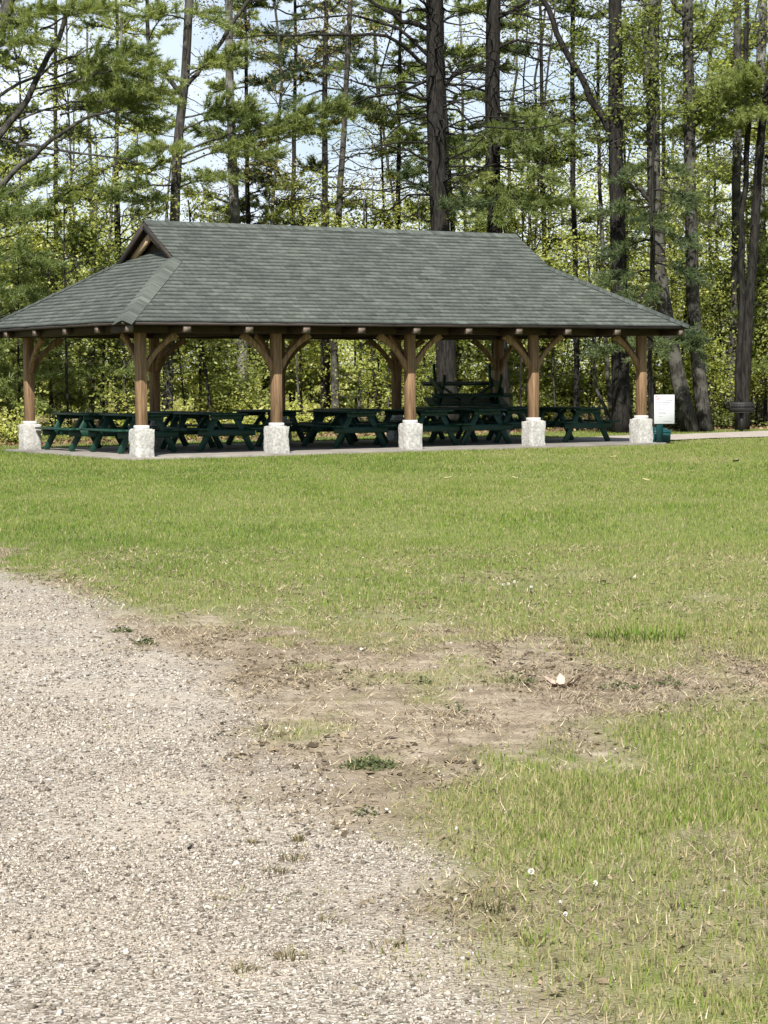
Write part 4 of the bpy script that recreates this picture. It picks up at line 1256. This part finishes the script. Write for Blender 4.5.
protos = []
for k in range(7):
    h = [3.0, 4.2, 5.0, 3.6, 5.6, 4.6, 2.4][k]
    protos.append(make_sapling(h, int(12 + h * 3), 14, [0.085, 0.095, 0.1, 0.09][k % 4], [0.6, 0.5, 0.65, 0.45][k % 4], 0.24, ['leaf_spring', 'leaf_spring', 'leaf_mid', 'leaf_spring'][k % 4]))
pine_protos = []
for k in range(3):
    h = [3.2, 4.6, 5.8][k]
    root = bpy.data.objects.new('young_pine', None); COL.objects.link(root)
    wood, leaf = MB(), MB()
    Q, r = trunk_mesh(wood, np.array([(0, 0, -.05), (.05, 0, h * .5), (0, .05, h)]), 0.05, 0.008, 10, 6, 0.01, 0.2)
    for z in np.linspace(h * 0.12, h * .95, int(h * 7)):
        a = rng.uniform(0, 2 * PI); l = (h * 1.05 - z) * 0.42 * rng.uniform(.7, 1.1) + 0.25
        bough(wood, leaf, (0, 0, z), (math.cos(a) * l, math.sin(a) * l, z + l * rng.normal(.05, .12)), spread=.34, dens=.7, r0=.014, tint=.55, start=.15, nw=.024)
    wood.build('stem', M['bark_pine'], root, smooth=True); leaf.build('foliage', M['needles'], root)
    pine_protos.append(root)
used = set()


def put(proto, x, y, rz, sc, label, cat, group):
    if proto.name in used: o = copy_tree(proto)
    else: used.add(proto.name); o = proto
    z = float(ground_z(np.array([x]), np.array([y]))[0])
    o.location = (x, y, z); o.rotation_euler = (0, 0, rz); o.scale = (sc, sc, sc)
    tag(o, label, cat, group)
    return o


def px_of(x, y): return CX + x / y * F


n_s = 0
for i in range(44):
    Y = rng.uniform(54.5, 66)
    x = ((i * 0.6180339) % 1.0 * 2 - 1) * (Y * 0.178 * 1.2 + 1)
    if Y < np.interp(x, WL[:, 0], WL[:, 1]) + 1.0: Y = np.interp(x, WL[:, 0], WL[:, 1]) + rng.uniform(1.0, 4)
    u, v = to_pav(np.array([x, Y]))
    if v < 7.0 and u < LEN + 12: continue
    if 0.5 < v < 5.5: continue
    P = protos[i % 7]
    kind = 'bright yellow-green' if (i % 7) % 4 != 2 else 'mid green'
    st = stretch(px_of(x, Y))
    put(P, x, Y, rng.uniform(0, 6.28), rng.uniform(0.8, 1.25), f'{kind} leafy sapling {st}', 'sapling', f'{kind} saplings {st}')
for i, (px, Y) in enumerate([(-30, 52), (20, 53.5), (52, 55), (105, 57), (200, 60), (265, 62), (380, 60), (470, 62), (545, 60), (640, 60), (720, 62), (765, 60), (8, 60), (300, 66)]):
    p = at(px, 430, Y)
    st = stretch(px)
    put(pine_protos[i % 3], p[0], Y, rng.uniform(0, 6.28), rng.uniform(.85, 1.15), f'young pine with soft olive needles {st}', 'young pine', f'young pines {st}')

bushes = []
for k in range(4):
    root = bpy.data.objects.new('bush', None); COL.objects.link(root)
    wood, leaf = MB(), MB()
    nodes = []
    for j in range(16):
        a = rng.uniform(0, 6.28); l = rng.uniform(.4, 1.05)
        e = np.array([math.cos(a) * l * .7, math.sin(a) * l * .7, l * rng.uniform(.5, 1.1)])
        c = curve((0, 0, -.03), e, 5, .12); wood.tube(c, np.linspace(.012, .004, 5), 4, cap=False)
        nodes += [c[-1], c[-2], c[-3]]
    leaves(leaf, nodes, 13, .15, [.07, .085, .075, .09][k], [.6, .45, .55, .7][k])
    wood.build('stems', M['bark_grey'], root); leaf.build('foliage', M[['leaf_spring', 'leaf_mid', 'leaf_mid', 'leaf_spring'][k]], root)
    bushes.append(root)
for i in range(38):
    x = ((i * 0.7548777) % 1.0 * 2 - 1) * 12.5
    Y = np.interp(x, WL[:, 0], WL[:, 1]) + 0.8 + abs(rng.normal(0, 3.2))
    u, v = to_pav(np.array([x, Y]))
    if v < 6.2 and u < LEN + 11: continue
    k = i % 4
    kind = 'bright' if k in (0, 3) else 'dull'
    st = stretch(px_of(x, Y))
    put(bushes[k], x, Y, rng.uniform(0, 6.28), rng.uniform(.6, 1.25), f'low {kind} green bush at the wood edge {st}', 'bush', f'low {kind} green bushes {st}')

# -- the far wood reads as one mass
mb = MB()
nodes = []
for i in range(4200):
    Y = 79 + 30 * rng.random() ** 1.8; x = rng.uniform(-1, 1) * (Y * .178 * 1.2 + 4)
    top = 5.5 + 4.5 * fbm(x * .16 + 3, Y * .05, 70) + (3.0 if x > 3 else 0)
    nodes.append((x, Y, top * rng.uniform(0, 1) ** 1.25))
leaves(mb, nodes, 44, .55, .145, .55)
tag(mb.build('far_foliage', M['leaf_far']), 'far wood of bright spring leaves beyond the nearer trees', 'woodland', kind='stuff')
mb = MB()
for i in range(26):
    Y = rng.uniform(74, 112); x = rng.uniform(-1, 1) * (Y * .178 * 1.2 + 4)
    c = curve((x, Y, -.3), (x + rng.normal(0, .5), Y, rng.uniform(9, 15)), 8, .03)
    mb.tube(c, np.linspace(rng.uniform(.06, .16), .04, 8), 6)
    for j in range(9):
        p = c[rng.integers(2, 8)]; a = rng.uniform(0, 6.28); l = rng.uniform(.8, 2.2)
        mb.tube(curve(p, p + np.array([math.cos(a), math.sin(a), rng.uniform(.1, .8)]) * l, 5, .1), np.linspace(.025, .006, 5), 3, cap=False)
tag(mb.build('far_trunks', M['bark_grey']), 'grey trunks and bare branches massed in the far wood', 'woodland', kind='stuff')

# -- leaf litter and low green on the floor of the wood
mb = MB()
n = 26000
Y = rng.uniform(47, 72, n); x = rng.uniform(-1, 1, n) * (Y * .2 + 1)
g, dn, wd, d = cover(x, Y)
ok = (rng.random(n) < wd)
u, v = to_pav(np.stack([x, Y], -1))
ok &= ~((u > -.4) & (u < LEN + .4) & (v < WID + .5)) & ~((u >= LEN) & (v < 4.7 + .12 * (u - LEN)))
x, Y = x[ok], Y[ok]
leaves(mb, np.stack([x, Y, ground_z(x, Y) + .03], -1), 1, .02, .10, .5, .3)
tag(mb.build('leaf_litter', M['litter']), 'brown leaf litter on the floor of the wood', 'leaf litter', kind='stuff')
mb = MB()
n = 14000
Y = rng.uniform(47, 72, n); x = rng.uniform(-1, 1, n) * (Y * .2 + 1)
g, dn, wd, d = cover(x, Y)
ok = (rng.random(n) < wd * sstep(.42, .6, fbm(x * .7, Y * .4, 15)))
u, v = to_pav(np.stack([x, Y], -1))
ok &= ~((u > -.4) & (u < LEN + .4) & (v < WID + .5)) & ~((u >= LEN) & (v < 4.9 + .12 * (u - LEN)))
x, Y = x[ok], Y[ok]
leaves(mb, np.stack([x, Y, ground_z(x, Y) + .12], -1), 3, .1, .08, .5, .2)
tag(mb.build('low_greenery', M['leaf_mid']), 'low green plants on the floor of the wood', 'ground cover', kind='stuff')


# ------------------------------------------------------------------ small things on the ground
def clump(name, label, cat, x, y, rad, n, L, w, mat, group=None, lean=0.7, t=0.5):
    p = ground_at(x, y)
    mb = MB()
    a = rng.uniform(0, 2 * PI, n); rr = rad * np.sqrt(rng.random(n))
    xx, yy = rr * np.cos(a), rr * np.sin(a) * 0.8
    blade_mesh(mb, xx, yy, np.full(n, -.004), L * rng.uniform(.5, 1.2, n), w * rng.uniform(.7, 1.3, n), np.abs(rng.normal(lean, .3, n)), a + rng.normal(0, .8, n), np.clip(rng.normal(t, .2, n), 0, 1), True)
    o = mb.build(name, M[mat]); o.location = (p[0], p[1], float(ground_z(np.array([p[0]]), np.array([p[1]]))[0]))
    tag(o, label, cat, group)


def weed(label, x, y, rad, n, size, group=None):
    p = ground_at(x, y)
    mb = MB()
    a = rng.uniform(0, 2 * PI, n); rr = rad * np.sqrt(rng.random(n))
    pts = np.stack([rr * np.cos(a), rr * np.sin(a) * .7, rng.uniform(.004, .055, n) * (1.1 - rr / rad)], -1)
    leaves(mb, pts, 1, .008, size, .5, .2)
    o = mb.build('weed_patch', M['weed']); o.location = (p[0], p[1], float(ground_z(np.array([p[0]]), np.array([p[1]]))[0]))
    tag(o, label, 'weed', group)


weed('largest dark green weed patch on the bare soil, in the middle of the foreground', 368, 765, .12, 260, .020)
weed('small green weed patch at the edge of the gravel, below the largest weed patch', 365, 815, .045, 60, .015)
weed('upper of two flat green weed mats on the pale gravel edge', 122, 633, .065, 110, .02)
weed('lower of two flat green weed mats on the pale gravel edge', 146, 645, .07, 120, .02)
weed('broad grey-green weed patch right of the curled dry leaf', 618, 690, .10, 60, .025)
weed('grey-green weed patch left of the curled dry leaf', 520, 684, .09, 50, .024)
weed('small weed on bare soil near the middle of the picture', 423, 684, .05, 30, .022)
weed('weed patch in the thin turf at the right, above the leaf strewn turf', 668, 687, .09, 45, .025)
weed('small dark weed left of the dry leaf, lower on the bare soil', 458, 712, .045, 28, .02)
for (x, y, r, n, L, lab) in [(274, 873, .045, 45, .075, 'brown grass tuft in the gravel, lower left of a bigger tuft'), (295, 860, .05, 60, .08, 'biggest brown grass tuft in the gravel beside the bare soil'),
                             (291, 960, .05, 70, .085, 'dark spiky grass tuft in the gravel near the lower edge'), (241, 972, .05, 50, .055, 'low flat grass tuft in the gravel at the bottom left'),
                             (333, 922, .05, 45, .05, 'faint brown tuft at the right side of the gravel'), (220, 900, .05, 40, .04, 'faint low tuft in the middle of the gravel'),
                             (388, 948, .06, 60, .06, 'spiky tuft on bare soil at the gravel edge'), (298, 840, .04, 25, .07, 'sparse thin tuft above the biggest gravel tuft'), (253, 842, .04, 25, .05, 'sparse brown tuft on the pale patch of gravel')]:
    clump('grass_tuft', lab, 'grass tuft', x, y, r * (.9 if n > 42 else .4), max(int(n * .7), 36), L * .62, .004, 'tuft', t=.35, lean=.85)
clump('grass_tuft', 'dark grass tuft with burnt stalks in the turf at the lower middle', 'grass tuft', 490, 912, .06, 50, .06, .0045, 'tuft', t=.7)
clump('grass_tuft', 'long bladed spiky tuft at the lower edge of the turf', 'grass tuft', 538, 945, .05, 40, .06, .005, 'grass', t=.5)
clump('grass_tuft', 'tall pale green tuft in the turf at the right', 'grass tuft', 640, 640, .3, 240, .09, .008, 'grass', t=.75)


def curled_leaf(label, x, y, size, mat, n=1, name='fallen_leaf', cat='leaf', group=None):
    p = ground_at(x, y)
    mb = MB()
    for k in range(n):
        a = rng.uniform(0, 6.28); c, s = math.cos(a), math.sin(a)
        off = rng.normal(0, size * .35, 2) if n > 1 else (0, 0)
        G = 6
        V = []
        for i in range(G):
            for j in range(4):
                t = i / (G - 1); w = math.sin(PI * (0.08 + .84 * t)) * .42 * (1 if i % 2 else .75)
                X, Yy = (t - .5) * size, (j / 3 - .5) * w * size
                Z = size * (.32 * (abs(j / 3 - .5) * 2) ** 1.6 + .5 * (t - .35) ** 2) + .004 + (rng.uniform(0, size * .35) * (n > 1) if i == 0 and j == 0 else 0)
                V.append((X * c - Yy * s + off[0], X * s + Yy * c + off[1], Z + (size * .1 * k)))
        Q = [[i * 4 + j, i * 4 + 4 + j, i * 4 + 5 + j, i * 4 + 1 + j] for i in range(G - 1) for j in range(3)]
        mb.add(V, Q)
    o = mb.build(name, M[mat]); o.location = (p[0], p[1], float(ground_z(np.array([p[0]]), np.array([p[1]]))[0]) + .012)
    tag(o, label, cat, group)


p = ground_at(563, 688)
mb = MB()
n = 9
a = np.linspace(0, 2 * PI, n, endpoint=False) + rng.normal(0, .25, n)
for k in range(n):
    L = rng.uniform(.06, .105); le = rng.uniform(.95, 1.5); wd = rng.uniform(.018, .032)
    d = np.array([math.cos(a[k]) * math.sin(le), math.sin(a[k]) * math.sin(le), math.cos(le)]); sdv = np.array([-math.sin(a[k]), math.cos(a[k]), rng.normal(0, .3)])
    b0 = np.array([0, 0, .004]); m1 = b0 + d * L * .5 + np.array([0, 0, -.006]); tp = b0 + d * L + np.array([0, 0, rng.uniform(-.01, .012)])
    mb.add([b0 - sdv * .006, b0 + sdv * .006, m1 + sdv * wd, m1 - sdv * wd * .8, tp + sdv * wd * .35, tp - sdv * wd * .2 + np.array([0, 0, .01])], [[0, 1, 2, 3], [3, 2, 4, 5]])
lf = mb.build('fallen_leaf', M['dry_leaf']); lf.location = (p[0], p[1], float(ground_z(np.array([p[0]]), np.array([p[1]]))[0]) + .004)
tag(lf, 'large curled dry brown leaf lying on the bare soil', 'leaf')
curled_leaf('pale straw leaf on the lawn, leftmost of three below the pavilion', 448, 480, .10, 'yellow_leaf')
curled_leaf('pale straw leaf on the lawn below the fourth front post', 515, 480, .085, 'yellow_leaf')
curled_leaf('pale straw leaf on the lawn below the right corner post', 613, 459, .10, 'yellow_leaf')
curled_leaf('palest leaf on the lawn, right of the others', 646, 483, .10, 'yellow_leaf')
curled_leaf('dark leaf on the lawn at the right, below the grill', 736, 463, .10, 'iron')
curled_leaf('small black leaf lying in the middle of the gravel', 190, 854, .03, 'iron')


def fluff(label, x, y, r, h, group=None):
    p = ground_at(x, y)
    root = thing('dandelion', label, 'dandelion', (p[0], p[1], float(ground_z(np.array([p[0]]), np.array([p[1]]))[0])), 0, group)
    mb = MB(); mb.tube(curve((0, 0, -.005), (.01, 0, h), 5, .05), np.full(5, .003), 5); mb.build('stalk', M['weed'], root)
    mb = MB(); n = 90
    d = unit(rng.normal(0, 1, (n, 3)))
    s = unit(np.cross(d, rng.normal(0, 1, (n, 3)))) * r * .16
    c = np.array([.01, 0, h])
    mb.add(np.stack([c + d * r * .2, c + d * r + s, c + d * r * 1.1, c + d * r - s], 1).reshape(-1, 3), np.arange(n)[:, None] * 4 + np.array([[0, 1, 2, 3]]))
    mb.build('seed_head', M['petal'], root)


fluff('white dandelion clock in the turf, leftmost of the near three', 528, 884, .009, .035)
fluff('white dandelion clock in the turf, rightmost of the near three', 592, 894, .007, .03)
fluff('small pale dandelion head in the turf, lowest of the near three', 562, 924, .006, .025)
for (x, y) in ((502, 590), (507, 589), (513, 587), (530, 592)):
    fluff('tiny white flower head in a cluster at the near edge of the lawn', x, y, .010, .04, 'white flower heads at the near lawn edge')

# ------------------------------------------------------------------ light, sky, camera
EL, AZ = 47.0, 188.5
sd = Vector((math.sin(R(AZ)) * math.cos(R(EL)), math.cos(R(AZ)) * math.cos(R(EL)), math.sin(R(EL))))
sun = bpy.data.lights.new('sun', 'SUN'); sun.energy = 5.0; sun.angle = R(0.5); sun.color = (1.0, 0.965, 0.91)
so = bpy.data.objects.new('sun', sun); COL.objects.link(so); so.rotation_euler = sd.to_track_quat('Z', 'Y').to_euler(); so.location = (0, 0, 40)

W = bpy.data.worlds.new('World'); scene.world = W; W.use_nodes = True
nt = W.node_tree; nt.nodes.clear()
out = nt.nodes.new('ShaderNodeOutputWorld'); bg = nt.nodes.new('ShaderNodeBackground'); bg.inputs['Strength'].default_value = 0.075
sky = nt.nodes.new('ShaderNodeTexSky'); sky.sky_type = 'NISHITA'; sky.sun_disc = False
sky.sun_elevation = R(EL); sky.sun_rotation = R(AZ)
tc = nt.nodes.new('ShaderNodeTexCoord')
mp = nt.nodes.new('ShaderNodeMapping'); mp.inputs['Scale'].default_value = (1, 1, 2.2)
nt.links.new(tc.outputs['Generated'], mp.inputs['Vector'])
no = nt.nodes.new('ShaderNodeTexNoise'); no.inputs['Scale'].default_value = 5.0; no.inputs['Detail'].default_value = 8.0
nt.links.new(mp.outputs[0], no.inputs['Vector'])
rp = ramp(nt, [(0.34, (0.1, 0.1, 0.1)), (0.60, (0.95, 0.95, 0.95))], no.outputs['Fac'])
sxyz = nt.nodes.new('ShaderNodeSeparateXYZ'); nt.links.new(tc.outputs['Generated'], sxyz.inputs[0])
mr = nt.nodes.new('ShaderNodeMapRange'); mr.inputs['From Min'].default_value = 0.1; mr.inputs['From Max'].default_value = 0.75
nt.links.new(sxyz.outputs['Y'], mr.inputs['Value'])
mu = nt.nodes.new('ShaderNodeMath'); mu.operation = 'MULTIPLY'
nt.links.new(mr.outputs[0], mu.inputs[0]); nt.links.new(rp.outputs[0], mu.inputs[1])
mixn = mixc(nt, mu.outputs[0], sky.outputs[0], (8.2, 9.0, 10.3))
nt.links.new(mixn, bg.inputs[0]); nt.links.new(bg.outputs[0], out.inputs[0])

cam = bpy.data.cameras.new('camera'); co = bpy.data.objects.new('camera', cam); COL.objects.link(co)
cam.sensor_fit = 'VERTICAL'; cam.sensor_height = 24.0; cam.lens = F / 1024 * 24.0
cam.clip_start = 0.1; cam.clip_end = 3000
co.matrix_world = Matrix.Translation((0, 0, HC)) @ Matrix.Rotation(R(90 - PITCH), 4, 'X') @ Matrix.Rotation(R(ROLL), 4, 'Z')
scene.camera = co
vs = scene.view_settings
vs.view_transform = 'Standard'; vs.look = 'None'; vs.exposure = 0.78; vs.gamma = 1.0; vs.use_curve_mapping = False
scene.render.resolution_x = 768; scene.render.resolution_y = 1024
